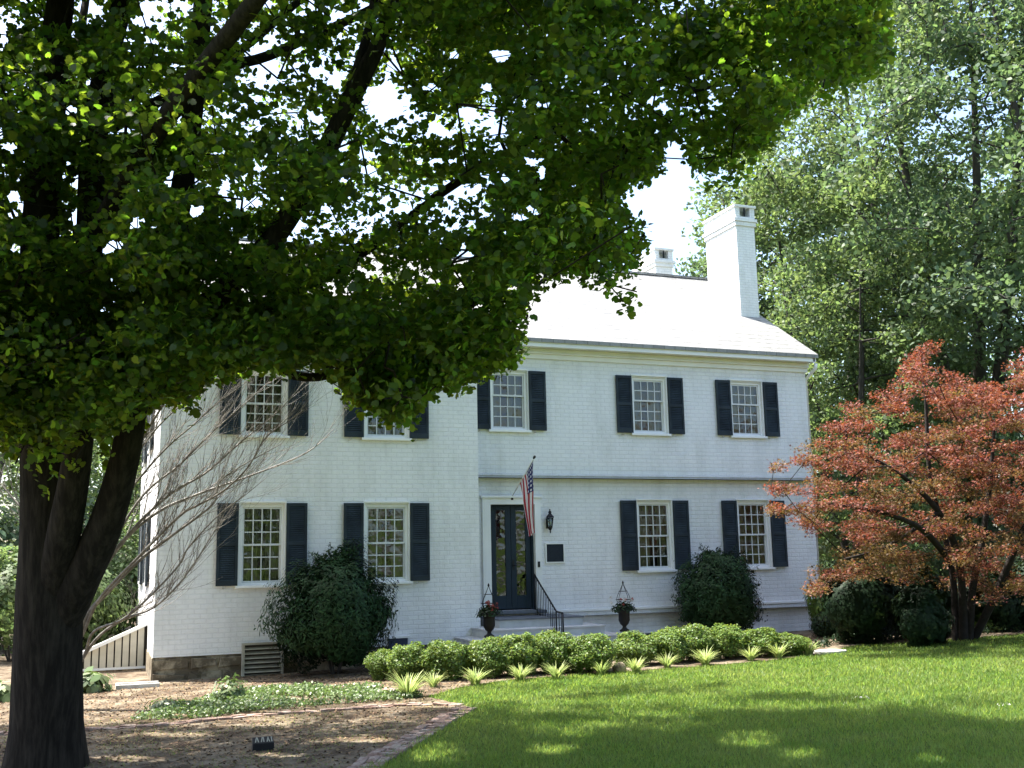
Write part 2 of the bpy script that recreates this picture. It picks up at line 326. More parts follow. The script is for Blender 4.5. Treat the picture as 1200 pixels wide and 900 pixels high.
# branch skeleton grown out to a set of leaf-clump centres
def grow(limbs, clumps, seed=0, base=None):
    """limbs: list of (points, radii). returns nodes pos, parent, minimum radius"""
    g = np.random.default_rng(seed); P = []; par = []; rmin = []
    for pts, rad in limbs:
        pp = smooth_path(pts, 4); rr = np.interp(np.linspace(0, 1, len(pp)), np.linspace(0, 1, len(rad)), rad); prev = -1
        if P:
            d = np.linalg.norm(np.array(P)-pp[0], axis=1); prev = int(d.argmin())
        for q, r in zip(pp, rr): P.append(q); par.append(prev); rmin.append(r); prev = len(P)-1
    nl = len(P); A = np.array(P); b = A[0] if base is None else base
    order = np.argsort([np.min(np.linalg.norm(A-c, axis=1)) for c in clumps])
    for i in order:
        c = clumps[i]; A = np.array(P); dv = c-A; d = np.linalg.norm(dv, axis=1)+.25*np.maximum(0, A[:, 2]-c[2]-.2)*2
        j = int(d.argmin()); L = np.linalg.norm(c-A[j]); ns = max(1, int(L/.7)); q0 = A[j]; prev = j
        side = g.normal(size=3)*L*.07+np.array([0, 0, L*.08])
        for s in range(1, ns+1):
            t = s/ns; q = q0+(c-q0)*t+side*math.sin(math.pi*t); P.append(q); par.append(prev); rmin.append(0); prev = len(P)-1
    return np.array(P), par, rmin, nl
def branch_mb(limbs, clumps, r0, seed=0, rcap=.2, sides=5, tw=.5):
    P, par, rmin, nl = grow(limbs, clumps, seed); cnt = np.zeros(len(P))
    kids = np.zeros(len(P), int)
    for j in par:
        if j >= 0: kids[j] += 1
    cnt[kids == 0] = 1
    for i in range(len(P)-1, -1, -1):
        if par[i] >= 0: cnt[par[i]] += cnt[i]
    rad = np.minimum(r0*np.maximum(cnt, 1)**.42, rcap); mb = MB()
    for i in range(nl, len(P)):
        j = par[i]
        if j < 0: continue
        rj = min(rad[j], rad[i]*1.35); mb.tube([P[j], P[i]], [rj, rad[i]], sides, cap=False)
    k = 0
    for li, (pts, rd) in enumerate(limbs):
        pp = smooth_path(pts, 4); rr = np.interp(np.linspace(0, 1, len(pp)), np.linspace(0, 1, len(rd)), rd)
        mb.tube(pp, list(rr), 14 if rr[0] > .15 else 8, wob=.07 if rr[0] > .15 else .03, seed=li*3.1)
    return mb

# ------------------------------------------------------------------ THE SETTING: ground
xs = np.concatenate([np.linspace(-600, -30, 12), np.arange(-29, 46, 1.0), np.linspace(50, 600, 12)]); ys = np.concatenate([np.linspace(-600, -45, 12), np.arange(-44, 41, 1.0), np.linspace(45, 600, 12)])
gx, gy = np.meshgrid(xs, ys); V = np.stack([gx, gy, gz(gx, gy)], -1).reshape(-1, 3)
nx_, ny_ = len(xs), len(ys); idx = np.arange(nx_*ny_).reshape(ny_, nx_)
F = np.stack([idx[:-1, :-1], idx[:-1, 1:], idx[1:, 1:], idx[1:, :-1]], -1).reshape(-1, 4)
tag(link('lawn', np_mesh('lawn', V, F, True), M['lawn']), kind='structure')

lawn_edge = [atG(*p)[:2] for p in ((330,945),(395,915),(432,897),(480,872),(520,850),(547,829),(520,822),(500,817),(540,806),(600,797),(700,790),(800,783),(900,775),(955,768),(1000,757.5),(1100,751),(1200,743.5),(1300,738))]
bed_poly = [tuple(p) for p in lawn_edge] + [(40, -3), (40, 30), (-40, 30), (-40, -18), (-3.5, -17.5)]
def noisy_ring(poly, step=.25, amp=.05):
    out = []
    for i in range(len(poly)):
        a = np.array(poly[i]); b = np.array(poly[(i+1) % len(poly)]); n = max(1, min(60, int(np.linalg.norm(b-a)/step)))
        for t in np.arange(n)/n:
            p = a+(b-a)*t; out.append((p[0]+amp*noise.noise(Vector((p[0]*2.5, p[1]*2.5, 1))), p[1]+amp*noise.noise(Vector((p[0]*2.5, p[1]*2.5, 7)))))
    return out
def sheet(name, poly, dz, m, parent=None, grid=.5, ext=None):
    ring = noisy_ring(poly); n = len(ring); A = np.array(ring); lo = A.min(0); hi = A.max(0)
    qx, qy = np.meshgrid(np.arange(lo[0], hi[0], grid), np.arange(lo[1], hi[1], grid)); q = np.stack([qx.ravel(), qy.ravel()], -1)
    q = q[in_poly(q[:, 0], q[:, 1], ring)]; pts = [Vector(p) for p in ring]+[Vector(p) for p in q]
    r = delaunay_2d_cdt(pts, [], [list(range(n))], 1, 1e-4)
    vv = np.array([(p[0], p[1]) for p in r[0]]); zz = gz(vv[:, 0], vv[:, 1])+dz
    mb = MB(); mb.add(np.column_stack([vv, zz]), [tuple(f) for f in r[2]], sm=True); o = mb.build(name, m, parent)
    return o, ring
bed, bed_ring = sheet('mulch_bed', bed_poly, .012, M['bed'], grid=.8); tag(bed, kind='structure')

# ------------------------------------------------------------------ THE HOUSE
XL, XB, XR = 1.09, 7.96, 17.39; YF, YP, YK = 0.0, -.5, 9.6
ZT = 5.0; GB = -2.6
house = thing('brick_house', (9, 4, -2.1), 'two-storey white painted brick house with navy shutters and pale shingle roof', 'house')
def wall_front(mb, x0, x1, z0, z1, Y, T, ops):
    xs_ = sorted({x0, x1, *[v for o in ops for v in (o[0], o[1])]}); zs_ = sorted({z0, z1, *[v for o in ops for v in (o[2], o[3])]})
    def hole(a, b, c, d): return any(o[0] <= a+1e-6 and b <= o[1]+1e-6 and o[2] <= c+1e-6 and d <= o[3]+1e-6 for o in ops)
    for i in range(len(xs_)-1):
        for j in range(len(zs_)-1):
            a, b, c, d = xs_[i], xs_[i+1], zs_[j], zs_[j+1]
            if hole(a, b, c, d): continue
            mb.add([(a,Y,c),(b,Y,c),(b,Y,d),(a,Y,d)], [(0,1,2,3)]); mb.add([(a,Y+T,c),(b,Y+T,c),(b,Y+T,d),(a,Y+T,d)], [(3,2,1,0)])
    for a, b, c, d in ops:
        mb.add([(a,Y,c),(b,Y,c),(b,Y+T,c),(a,Y+T,c)], [(0,3,2,1)][::-1]); mb.add([(a,Y,d),(b,Y,d),(b,Y+T,d),(a,Y+T,d)], [(0,1,2,3)])
        mb.add([(a,Y,c),(a,Y+T,c),(a,Y+T,d),(a,Y,d)], [(0,1,2,3)]); mb.add([(b,Y,c),(b,Y+T,c),(b,Y+T,d),(b,Y,d)], [(3,2,1,0)])
T_ = .28
WR = [(8.475,9.39,3.041,4.44),(12.204,13.144,3.041,4.44),(15.043,15.968,3.041,4.44),(12.204,13.144,-.29,1.36),(15.043,15.968,-.29,1.36)]
WL = [(2.721,3.632,2.724,4.10),(5.347,6.316,2.724,4.10),(2.721,3.632,-.387,1.27),(5.347,6.316,-.387,1.27)]
DOOR = (8.40, 9.49, -1.12, 1.29)
mb = MB(); wall_front(mb, XB, XR, GB, ZT, YF, T_, WR+[DOOR]); wall_front(mb, XL, XB, -1.75, ZT-.22, YP, T_, WL)
# return of the projecting part, gables and rear
mb.add([(XB,YP,GB),(XB,YF+.1,GB),(XB,YF+.1,ZT-.1),(XB,YP,ZT-.22)], [(0,1,2,3)])
def gable(x, y0, flip, z0=GB, ztop=4.78):
    rz = lambda y: 5.20+.65*(y+.35)
    Vg = [(x,y0,z0),(x,YK,z0),(x,YK,4.9),(x,4.8,8.42),(x,y0,rz(y0)-.16)]
    mb.add(Vg, [(0,1,2,3,4) if flip else (4,3,2,1,0)])
gable(XR, YF, True); gable(XL, YP, False, -1.75)
mb.add([(XL,YK,GB),(XR,YK,GB),(XR,YK,4.9),(XL,YK,4.9)], [(3,2,1,0)])
wallo = mb.build('wall', M['brick'], house)
# water table and string course on the right part
mb = MB(); mb.box(XB+.002, XR+.05, YF-.055, YF-.002, GB, -1.2); mb.add([(XR+.002,YF-.05,GB),(XR+.05,YF-.05,GB),(XR+.05,YK,GB),(XR+.05,YK,-1.2),(XR+.05,YF-.05,-1.2)], [(1,2,3,4)])
mb.build('water_table', M['brick'], house)
mb = MB(); mb.box(XB+.004, XR+.075, YF-.08, YF-.003, -1.2, -1.155); mb.build('water_table_ledge', M['trim'], house)
mb = MB(); mb.box(XB+.004, XR+.03, YF-.028, YF-.003, 1.965, 2.01); mb.build('string_course', M['brick'], house)
# stone foundation below the left part: separate irregular blocks in one part
mb = MB(); g = random.Random(5); z = GB
mb.box(XL+.02, XB-.02, YP+.03, YP+.25, GB, -1.752)
rows = [(-2.6,-2.30),(-2.30,-2.02),(-2.02,-1.755)]
for r0, r1 in rows:
    x = XL-.02
    while x < XB-.06:
        wd = g.uniform(.18, .75); x1 = min(x+wd, XB-.01); j = g.uniform(-.035, .03); e = .020
        V0 = [(x+e, YP-.02+j, r0+e), (x1-e, YP-.02+j+g.uniform(-.02,.02), r0+e+g.uniform(0,.06)), (x1-e-g.uniform(0,.02), YP-.02+j, r1-e-g.uniform(0,.09)), (x+e+g.uniform(0,.05), YP-.02+j, r1-e-g.uniform(0,.05))]
        Vb = [(a, YP+.2, b) for a, _, b in V0]
        mb.add(V0+Vb, [(0,1,2,3),(1,5,6,2),(3,2,6,7),(0,3,7,4),(0,4,5,1)]); x = x1
mb.box(XL-.02, XL+.02, YP, YK, GB, -1.755)
mb.build('stone_foundation', M['stone'], house, bevel=.012)
mb = MB(); mb.add([(XL+.03,YP+.29,-1.3),(XR-.03,YP+.29,-1.3),(XR-.03,YK-.1,-1.3),(XL+.03,YK-.1,-1.3)], [(0,1,2,3)]); mb.add([(XL+.03,YP+.29,1.9),(XR-.03,YP+.29,1.9),(XR-.03,YK-.1,1.9),(XL+.03,YK-.1,1.9)], [(0,1,2,3)])
mb.box(XL+.1, XR-.1, 4.6, 4.8, -1.3, 4.9)
mb.build('interior_floor', M['room'], house)
# roof: slopes with thickness, rake and ridge
RX0, RX1 = XL-.25, 17.55
def rz(y): return 5.235+.65*(y+.35)
mb = MB(); th = .09
yk2 = 9.95; zr = rz(4.8)
def slope(x0, x1, ya, za, yb, zb):
    Vq = [(x0,ya,za),(x1,ya,za),(x1,yb,zb),(x0,yb,zb),(x0,ya,za-th),(x1,ya,za-th),(x1,yb,zb-th),(x0,yb,zb-th)]
    mb.add(Vq, [(0,1,2,3),(7,6,5,4),(0,4,5,1),(1,5,6,2),(2,6,7,3),(3,7,4,0)])
slope(XB-.15+.01, RX1, -.40, rz(-.40), 4.8, zr); slope(RX0, XB-.15, -.90, rz(-.90), 4.8, zr); slope(RX0, RX1, yk2, zr-.65*(yk2-4.8), 4.8, zr)
roof = mb.build('roof', M['roof'], house)
g = random.Random(8); mb = MB()
mb.box(RX0, RX1, 4.7, 4.9, zr-.03, zr+.035); mb.build('ridge_cap', M['roof'], roof)
# cornice: fascia, soffit and frieze
mb = MB()
for x0, x1, ye, zc in ((XB-.13, 17.5, -.36, rz(-.36)-th), (RX0+.04, XB-.17, -.86, rz(-.86)-th)):
    yw = YF if ye > -.5 else YP; xr = XR+.08 if ye > -.5 else XB+.0
    mb.box(x0, x1, ye, ye+.05, zc-.13, zc+.02); mb.box(x0, x1, ye+.052, yw+.1, zc-.115, zc-.08)
    mb.box(max(x0, XL-.04), xr, yw-.075, yw-.004, zc-.22, zc-.118); mb.box(max(x0, XL-.04), xr-.02, yw-.04, yw-.003, zc-.36, zc-.222)
    mb.box(max(x0, XL-.04), xr, yw-.10, yw-.002, zc-.245, zc-.215)
mb.build('cornice', M['trim'], house, bevel=.006)
for xr, s in ((RX1-.14, 1), (RX0+.1, -1)):
    mb = MB()
    for ya, yb in ((-.36, 4.8), (9.9, 4.8)):
        za = rz(ya) if ya < 4.8 else zr-.65*(ya-4.8)
        Vq = [(xr,ya,za-.26),(xr+.05,ya,za-.26),(xr+.05,yb,zr-.26),(xr,yb,zr-.26),(xr,ya,za-.1),(xr+.05,ya,za-.1),(xr+.05,yb,zr-.1),(xr,yb,zr-.1)]
        mb.add(Vq, [(0,3,2,1),(4,5,6,7),(0,1,5,4),(1,2,6,5),(2,3,7,6),(3,0,4,7)])
    mb.build('rake_board', M['trim'], house)
# gutter return / downspout at the right corner
mb = MB(); mb.tube([(XR+.12,-.33,4.98),(XR+.12,-.30,4.85),(XR+.09,.12,4.6),(XR+.09,.12,-1.7)], .045, 8); mb.build('downspout', M['trim'], house)

def window(x0, x1, z0, z1, Y, rows_up, rows_dn, parent, ratio=.5, axis='x', curtains=True):
    fr = MB(); fw = .055
    fr.box(x0, x0+fw, Y+.03, Y+.14, z0, z1); fr.box(x1-fw, x1, Y+.03, Y+.14, z0, z1)
    fr.box(x0+fw, x1-fw, Y+.03, Y+.14, z1-fw, z1); fr.box(x0+fw, x1-fw, Y+.03, Y+.14, z0, z0+fw*.8)
    fr.box(x0-.035, x0-.002, Y-.035, Y+.028, z0, z1+.03); fr.box(x1+.002, x1+.035, Y-.035, Y+.028, z0, z1+.03); fr.box(x0-.035, x1+.035, Y-.04, Y-.004, z1+.032, z1+.07)
    f = fr.build('window', M['trim'], parent, bevel=.004)
    s = MB(); s.box(x0-.08, x1+.08, Y-.075, Y+.02, z0-.06, z0-.003); s.build('sill', M['trim'], f, bevel=.006)
    a, b, c, d = x0+fw+.001, x1-fw-.001, z0+fw*.8+.001, z1-fw-.001; zm = c+(d-c)*(1-ratio); sw = .036
    for k, (lo, hi, rows, yy) in enumerate(((zm-.02, d, rows_up, Y+.055), (c, zm+.02, rows_dn, Y+.095))):
        m_ = MB(); m_.box(a, a+sw, yy, yy+.035, lo, hi); m_.box(b-sw, b, yy, yy+.035, lo, hi); m_.box(a+sw, b-sw, yy, yy+.035, lo, lo+sw*1.15); m_.box(a+sw, b-sw, yy, yy+.035, hi-sw, hi)
        wi = (b-a-2*sw); hi_ = hi-sw; lo_ = lo+sw*1.15
        for i in range(1, 4): xx = a+sw+wi*i/4; m_.box(xx-.011, xx+.011, yy+.004, yy+.031, lo_+.0005, hi_-.0005)
        for i in range(1, rows):
            zz = lo_+(hi_-lo_)*i/rows
            for q in range(4): m_.box(a+sw+wi*q/4+.0115, a+sw+wi*(q+1)/4-.0115, yy+.005, yy+.03, zz-.011, zz+.011)
        m_.build('sash', M['sash'], f)
        p = MB(); p.add([(a+sw,yy+.018,lo_),(b-sw,yy+.018,lo_),(b-sw,yy+.018,hi_),(a+sw,yy+.018,hi_)], [(0,1,2,3)]); p.build('pane', M['glass'], f)
    if curtains:
        cb = MB(); gg = random.Random(int(x0*100+z0*10))
        for s_, (u0, u1) in enumerate(((a, a+(b-a)*gg.uniform(.3,.45)), (b-(b-a)*gg.uniform(.3,.45), b))):
            n = 26; Vc = []
            for i in range(n+1):
                xx = u0+(u1-u0)*i/n; yy = Y+.22+.025*math.sin(i*1.9+gg.random()*.6)
                Vc += [(xx, yy, z0+.02), (xx, yy, z1-.02)]
            cb.add(Vc, [(2*i, 2*i+2, 2*i+3, 2*i+1) for i in range(n)], sm=True)
        cb.build('curtain', M['curtain'], f)
    return f
def shutter(x0, x1, z0, z1, Y, parent):
    m_ = MB(); st = .055; y0, y1 = Y-.075, Y-.035
    m_.box(x0, x0+st, y0, y1, z0, z1); m_.box(x1-st, x1, y0, y1, z0, z1)
    zs_ = [z0, z0+(z1-z0)*.5-.04, z1-.07]
    m_.box(x0+st, x1-st, y0, y1, z0, z0+.11); m_.box(x0+st, x1-st, y0, y1, z0+(z1-z0)*.5-.035, z0+(z1-z0)*.5+.035); m_.box(x0+st, x1-st, y0, y1, z1-.07, z1)
    m_.box(x0+.03, x1-.03, y1-.012, y1-.004, z0+.03, z1-.03)
    for a, b in ((z0+.11, z0+(z1-z0)*.5-.035), (z0+(z1-z0)*.5+.035, z1-.07)):
        n = int((b-a)/.042)
        for i in range(n):
            zz = a+(b-a)*(i+.5)/n; m_.add([(x0+st,y0+.006,zz-.022),(x1-st,y0+.006,zz-.022),(x1-st,y1-.014,zz+.018),(x0+st,y1-.014,zz+.018),(x0+st,y0+.010,zz-.026),(x1-st,y0+.010,zz-.026)], [(0,1,2,3),(4,5,1,0)])
    m_.box(x0+.02, x0+.05, y1, Y-.001, z0+.12, z0+.17); m_.box(x0+.02, x0+.05, y1, Y-.001, z1-.2, z1-.15); m_.box(x1-.05, x1-.02, y1, Y-.001, z0+.12, z0+.17); m_.box(x1-.05, x1-.02, y1, Y-.001, z1-.2, z1-.15)
    m_.build('shutter', M['shutter'], parent)
    k = MB(); k.tube([(x0+.14, y0-.005, z0-.02), (x0+.14, y0-.03, z0-.05), (x0+.14, Y, z0-.05)], .012, 6); k.build('shutter_dog', M['trim'], parent)
SW = .455
for i, (x0, x1, z0, z1) in enumerate(WR+WL):
    Y = YF if i < 5 else YP; up = z0 > 1
    window(x0, x1, z0, z1, Y, 2 if (up and i < 5) else 3, 3, house, ratio=.4 if (up and i < 5) else .5)
    zt = z1+.025
    shutter(x0-.012-SW, x0-.037, z0-.003, zt, Y, house); shutter(x1+.037, x1+.012+SW, z0-.003, zt, Y, house)
# shutters and window seen edge-on along the left side wall
for yw in (3.2, 6.6):
    for z0, z1 in ((-.4, 1.27), (2.7, 4.1)):
        m_ = MB(); m_.box(XL-.075, XL-.03, yw-.95, yw-.5, z0, z1); m_.box(XL-.03, XL-.001, yw-.8, yw-.75, z0+.1, z0+.2); m_.build('shutter', M['shutter'], house)
        m_ = MB(); m_.box(XL-.075, XL-.03, yw+.5, yw+.95, z0, z1); m_.box(XL-.03, XL-.001, yw+.8, yw+.75, z0+.1, z0+.2); m_.build('shutter', M['shutter'], house)
        m_ = MB(); m_.box(XL-.05, XL-.001, yw-.49, yw-.42, z0, z1); m_.box(XL-.05, XL-.001, yw+.42, yw+.49, z0, z1); m_.box(XL-.05, XL-.001, yw-.42, yw+.42, z1-.07, z1); m_.box(XL-.08, XL-.001, yw-.42, yw+.42, z0, z0+.06)
        f = m_.build('window', M['trim'], house)
        m_ = MB(); m_.box(XL-.012, XL-.002, yw-.42, yw+.42, z0+.06, z1-.07); m_.build('pane', M['shutter'], f)
# door
x0, x1, z0, z1 = DOOR
mb = MB(); mb.box(x0-.2, x0-.002, YF-.07, YF-.002, z0+.02, z1+.15); mb.box(x1+.002, x1+.16, YF-.07, YF-.002, z0+.02, z1+.15); mb.box(x0-.002, x1+.002, YF-.07, YF-.002, z1+.002, z1+.15)
mb.box(x0-.24, x1+.2, YF-.11, YF-.002, z1+.152, z1+.20); mb.box(x0-.155, x0-.145, YF-.078, YF-.071, z0+.02, z1+.1)
mb.build('door_surround', M['trim'], house, bevel=.006)
xm = (x0+x1)/2
def leaf(a, b):
    m_ = MB(); y0, y1 = YF+.10, YF+.145; st = .13; la, lb = a+st, b-st; lz0, lz1 = z0+.33, z1-.13
    m_.box(a, la, y0, y1, z0+.03, z1-.02); m_.box(lb, b, y0, y1, z0+.03, z1-.02); m_.box(la, lb, y0, y1, z0+.03, lz0); m_.box(la, lb, y0, y1, lz1, z1-.02)
    d = m_.build('door', M['door'], house, bevel=.004); p = MB(); p.add([(la,y0+.02,lz0),(lb,y0+.02,lz0),(lb,y0+.02,lz1),(la,y0+.02,lz1)], [(0,1,2,3)]); p.build('pane', M['glass'], d); return d
d1 = leaf(x0+.05, xm-.004); d2 = leaf(xm+.004, x1-.05)
h = MB(); h.tube([(xm+.05, YF+.10, -.1), (xm+.05, YF+.05, -.1), (xm+.11, YF+.05, -.1)], .012, 8); h.box(xm+.03, xm+.07, YF+.088, YF+.099, -.2, .02); h.build('handle', M['iron'], d2)
mb = MB(); mb.box(x0, x0+.049, YF+.05, YF+.16, z0, z1); mb.box(x1-.049, x1, YF+.05, YF+.16, z0, z1); mb.box(x0+.049, x1-.049, YF+.05, YF+.16, z1-.019, z1); mb.build('door_frame', M['door'], house)
mb = MB(); mb.box(x0-.2, x1+.16, YF-.30, YF+.2, z0-.07, z0-.001); mb.build('threshold', M['stepedge'], house, bevel=.008)
mb = MB(); mb.box(x1+.05, x1+.10, YF-.09, YF-.071, .0-.16, .0-.03); mb.build('doorbell', M['iron'], house)
# wrap-round steps with dark slate nosings
for k, (xa, xb, yf, zt) in enumerate(((8.13, 10.1, -1.25, -1.235), (7.75, 10.45, -1.62, -1.43), (7.35, 10.8, -1.98, -1.62), (6.95, 11.15, -2.33, -1.81))):
    y_back = YF-.06 if xa > XB else YF-.06
    m_ = MB()
    if xa < XB: m_.box(xa, xb, yf, YP-.003, GB, zt-.035); m_.box(XB+.003, xb-.001, YP-.003, y_back, GB, zt-.035)
    else: m_.box(xa, xb, yf, y_back, GB, zt-.035)
    s = m_.build('step', M['step'], house)
    m_ = MB()
    if xa < XB: m_.box(xa-.02, xb+.02, yf-.03, YP-.004, zt-.033, zt); m_.box(XB+.004, xb+.018, YP-.004, y_back, zt-.033, zt)
    else: m_.box(xa-.02, xb+.02, yf-.03, y_back, zt-.033, zt)
    m_.build('tread', M['step'] if k else M['stepedge'], s, bevel=.006)
# basement windows
for pxa, pxb, pyt, pyb, Y in ((455,477,746,760,YP), (754,787,740,752,YF-.055), (884,903,737,750,YF-.055)):
    A = atY(pxa, pyt, Y); B = atY(pxb, pyb, Y); m_ = MB(); m_.box(A[0], B[0], Y-.06, Y-.002, B[2]-.15, A[2]-.04)
    f = m_.build('basement_window', M['bluewood'], house); m_ = MB(); m_.box(A[0]-.04, B[0]+.04, Y-.1, Y-.002, A[2]-.038, A[2]+.005); m_.build('frame', M['trim'], f)
# louvred basement vent
A = atY(284, 754, YP-.12); B = atY(332, 793, YP-.12)
m_ = MB(); m_.box(A[0], A[0]+.05, YP-.14, YP-.01, B[2], A[2]); m_.box(B[0]-.05, B[0], YP-.14, YP-.01, B[2], A[2]); m_.box(A[0]+.05, B[0]-.05, YP-.14, YP-.01, A[2]-.04, A[2]); m_.box(A[0]-.06, B[0]+.06, YP-.3, YP-.01, B[2]-.05, B[2]-.002)
f = m_.build('basement_vent', M['louver'], house); m_ = MB()
for i in range(7): zz = B[2]+.02+(A[2]-B[2]-.1)*i/6.6; m_.add([(A[0]+.05,YP-.13,zz),(B[0]-.05,YP-.13,zz),(B[0]-.05,YP-.05,zz+.05),(A[0]+.05,YP-.05,zz+.05),(A[0]+.05,YP-.125,zz+.02),(B[0]-.05,YP-.125,zz+.02)], [(0,1,2,3),(0,4,5,1)])
m_.build('louver', M['louver'], f); m_ = MB(); m_.box(A[0]+.05, B[0]-.05, YP-.04, YP-.03, B[2], A[2]-.04); m_.build('backing', M['boarddark'], f)
# chimneys
def chimney(x0, x1, y0, y1, ztop, lab):
    m_ = MB(); m_.box(x0, x1, y0, y1, 5.2, ztop-.62); m_.box(x0-.04, x1+.04, y0-.04, y1+.04, ztop-.62, ztop-.50); m_.box(x0-.07, x1+.07, y0-.07, y1+.07, ztop-.499, ztop-.40)
    c = m_.build('chimney', M['chimney'], house, bevel=.008)
    m_ = MB(); pw = .16; zb = ztop-.399
    m_.box(x0-.02, x1+.02, y0-.02, y1+.02, zb, zb+.06)
    for (a, b) in ((x0-.02, x0-.02+pw), (x1+.02-pw, x1+.02)):
        for (e, f2) in ((y0-.02, y0-.02+pw), (y1+.02-pw, y1+.02)): m_.box(a, b, e, f2, zb+.06, ztop-.07)
    m_.box(x0-.02, x0+.10, y0-.02+pw, y1+.02-pw, zb+.06, ztop-.07); m_.box(x1-.10, x1+.02, y0-.02+pw, y1+.02-pw, zb+.06, ztop-.07)
    m_.box(x0+.15, x1-.15, y0+.35, y0+.4, zb+.06, ztop-.07)
    m_.box(x0-.06, x1+.06, y0-.06, y1+.06, ztop-.07, ztop); m_.build('chimney_cap', M['chimney'], c, bevel=.006)
    xm_ = (x0+x1)/2; m_ = MB(); m_.box(xm_-.015, xm_+.015, y0-.01, y0+.02, zb+.06, ztop-.07); m_.build('flue_bar', M['iron'], c)
    if lab: c['label'] = lab
chimney(16.78, 17.40, 1.93, 3.58, 10.02, 'tall white chimney at the right gable'); chimney(16.6, 17.22, 6.4, 8.0, 10.0, 'far white chimney rising behind the ridge')

# ------------------------------------------------------------------ fixtures by the door
A = atY(640, 638, YF); B = atY(660, 658, YF)
mb = MB(); mb.box(A[0], B[0], YF-.03, YF-.003, B[2], A[2]); o = mb.build('plaque', M['plaque'], origin=((A[0]+B[0])/2, 0, B[2])); tag(o, 'square dark slate plaque in a white frame on the wall right of the door', 'plaque')
mb = MB()
for a in (A[0]-.03, B[0]+.005): mb.box(a, a+.025, YF-.035, YF-.003, B[2]-.03, A[2]+.03)
mb.box(A[0]-.005, B[0]+.005, YF-.035, YF-.003, A[2]+.005, A[2]+.03); mb.box(A[0]-.005, B[0]+.005, YF-.035, YF-.003, B[2]-.03, B[2]-.005); mb.build('frame', M['trim'], o)
c = atY(645, 625, -.16); t = thing('wall_lantern', (c[0], 0, c[2]), 'black carriage lantern mounted on the wall above the plaque', 'lantern')
zt = atY(645, 595, -.16)[2]; H = zt-c[2]
mb = MB(); mb.box(c[0]-.04, c[0]+.04, -.02, -.003, c[2]+H*.2, c[2]+H*.6); mb.tube([(c[0],-.02,c[2]+H*.3),(c[0],-.09,c[2]+H*.15),(c[0],-.16,c[2]+H*.2)], .012, 6); mb.build('bracket', M['iron'], t)
mb = MB(); mb.lathe((c[0],-.16,c[2]), [(.005,0),(.02,.03),(.015,.06),(.05,.12),(.055,.14)], 10)
for k in range(6):
    an = k*math.pi/3; mb.tube([(c[0]+.052*math.cos(an),-.16+.052*math.sin(an),c[2]+.13),(c[0]+.085*math.cos(an),-.16+.085*math.sin(an),c[2]+H*.62)], .006, 5)
mb.lathe((c[0],-.16,c[2]+H*.62), [(.10,0),(.095,.015),(.05,.07),(.03,.10),(.045,.12),(.03,.145),(.012,.16),(.02,.18),(.003,.20)], 10); mb.build('cage', M['iron'], t)
mb = MB(); mb.lathe((c[0],-.16,c[2]+.14), [(.045,0),(.075,H*.62-.15)], 8); mb.build('globe', M['glass'], t)
mb = MB(); mb.lathe((c[0],-.16,c[2]+.14), [(.012,0),(.012,.12),(.002,.16)], 8); mb.build('candle', M['trim'], t)

# flag on its pole
p0 = atY(599.5, 583, -.04); p1 = atY(625.5, 537, -1.25)
t = thing('flag', p0, 'American flag hanging from a tilted pole above the front door', 'flag')
mb = MB(); mb.tube([p0, p1], .012, 8); pole = mb.build('flagpole', M['trim'], t)
mb = MB(); ex = (p1-p0)/np.linalg.norm(p1-p0); mb.tube([p1-ex*.02, p1+ex*.03, p1+ex*.07, p1+ex*.09], [.014,.03,.028,.003], 10); mb.build('finial', M['iron'], pole)
mb = MB(); mb.box(p0[0]-.03, p0[0]+.03, -.075, -.0715, p0[2]-.06, p0[2]+.04); mb.tube([(p0[0],-.07,p0[2]-.02), p0+ex*.06], .02, 8); mb.build('bracket', M['iron'], pole)
nu, nv = 60, 40; Vf = []; UVf = []
hoist = np.linalg.norm(p1-p0)*.60
flyL = 1.62
for i in range(nu+1):
    u = i/nu
    for j in range(nv+1):
        v = j/nv
        top = p1-ex*(.03+hoist*v)            # attached along the pole
        # hanging: the strip gathers towards the peak's plumb line as it drops
        gather = 1-math.exp(-2.6*u)
        tgt = p1-ex*(.03+hoist*(.18+.36*v))
        base = top*(1-gather)+np.array([tgt[0], tgt[1], top[2]])*gather
        ph = v*math.pi*4.2; amp = .055*min(1, u*2.5)
        x = base[0]+amp*math.sin(ph)*.6+.02*math.sin(u*5+v*3); y = base[1]+amp*math.cos(ph)*1.0
        z = base[2]-u*flyL*(1-.30*v*(1-.2*u))+.22*u*(1-v)*0
        Vf.append((x+.05*u*u, y, z)); UVf.append((u, v))
Ff = [(i*(nv+1)+j, i*(nv+1)+j+1, (i+1)*(nv+1)+j+1, (i+1)*(nv+1)+j) for i in range(nu) for j in range(nv)]
mb = MB(); mb.add(Vf, Ff, sm=True); fo = mb.build('cloth', M['flag'], t)
uvl = fo.data.uv_layers.new(name='UVMap'); li = np.empty(len(fo.data.loops), 'i'); fo.data.loops.foreach_get('vertex_index', li); uvl.data.foreach_set('uv', np.array(UVf, 'f')[li].ravel())

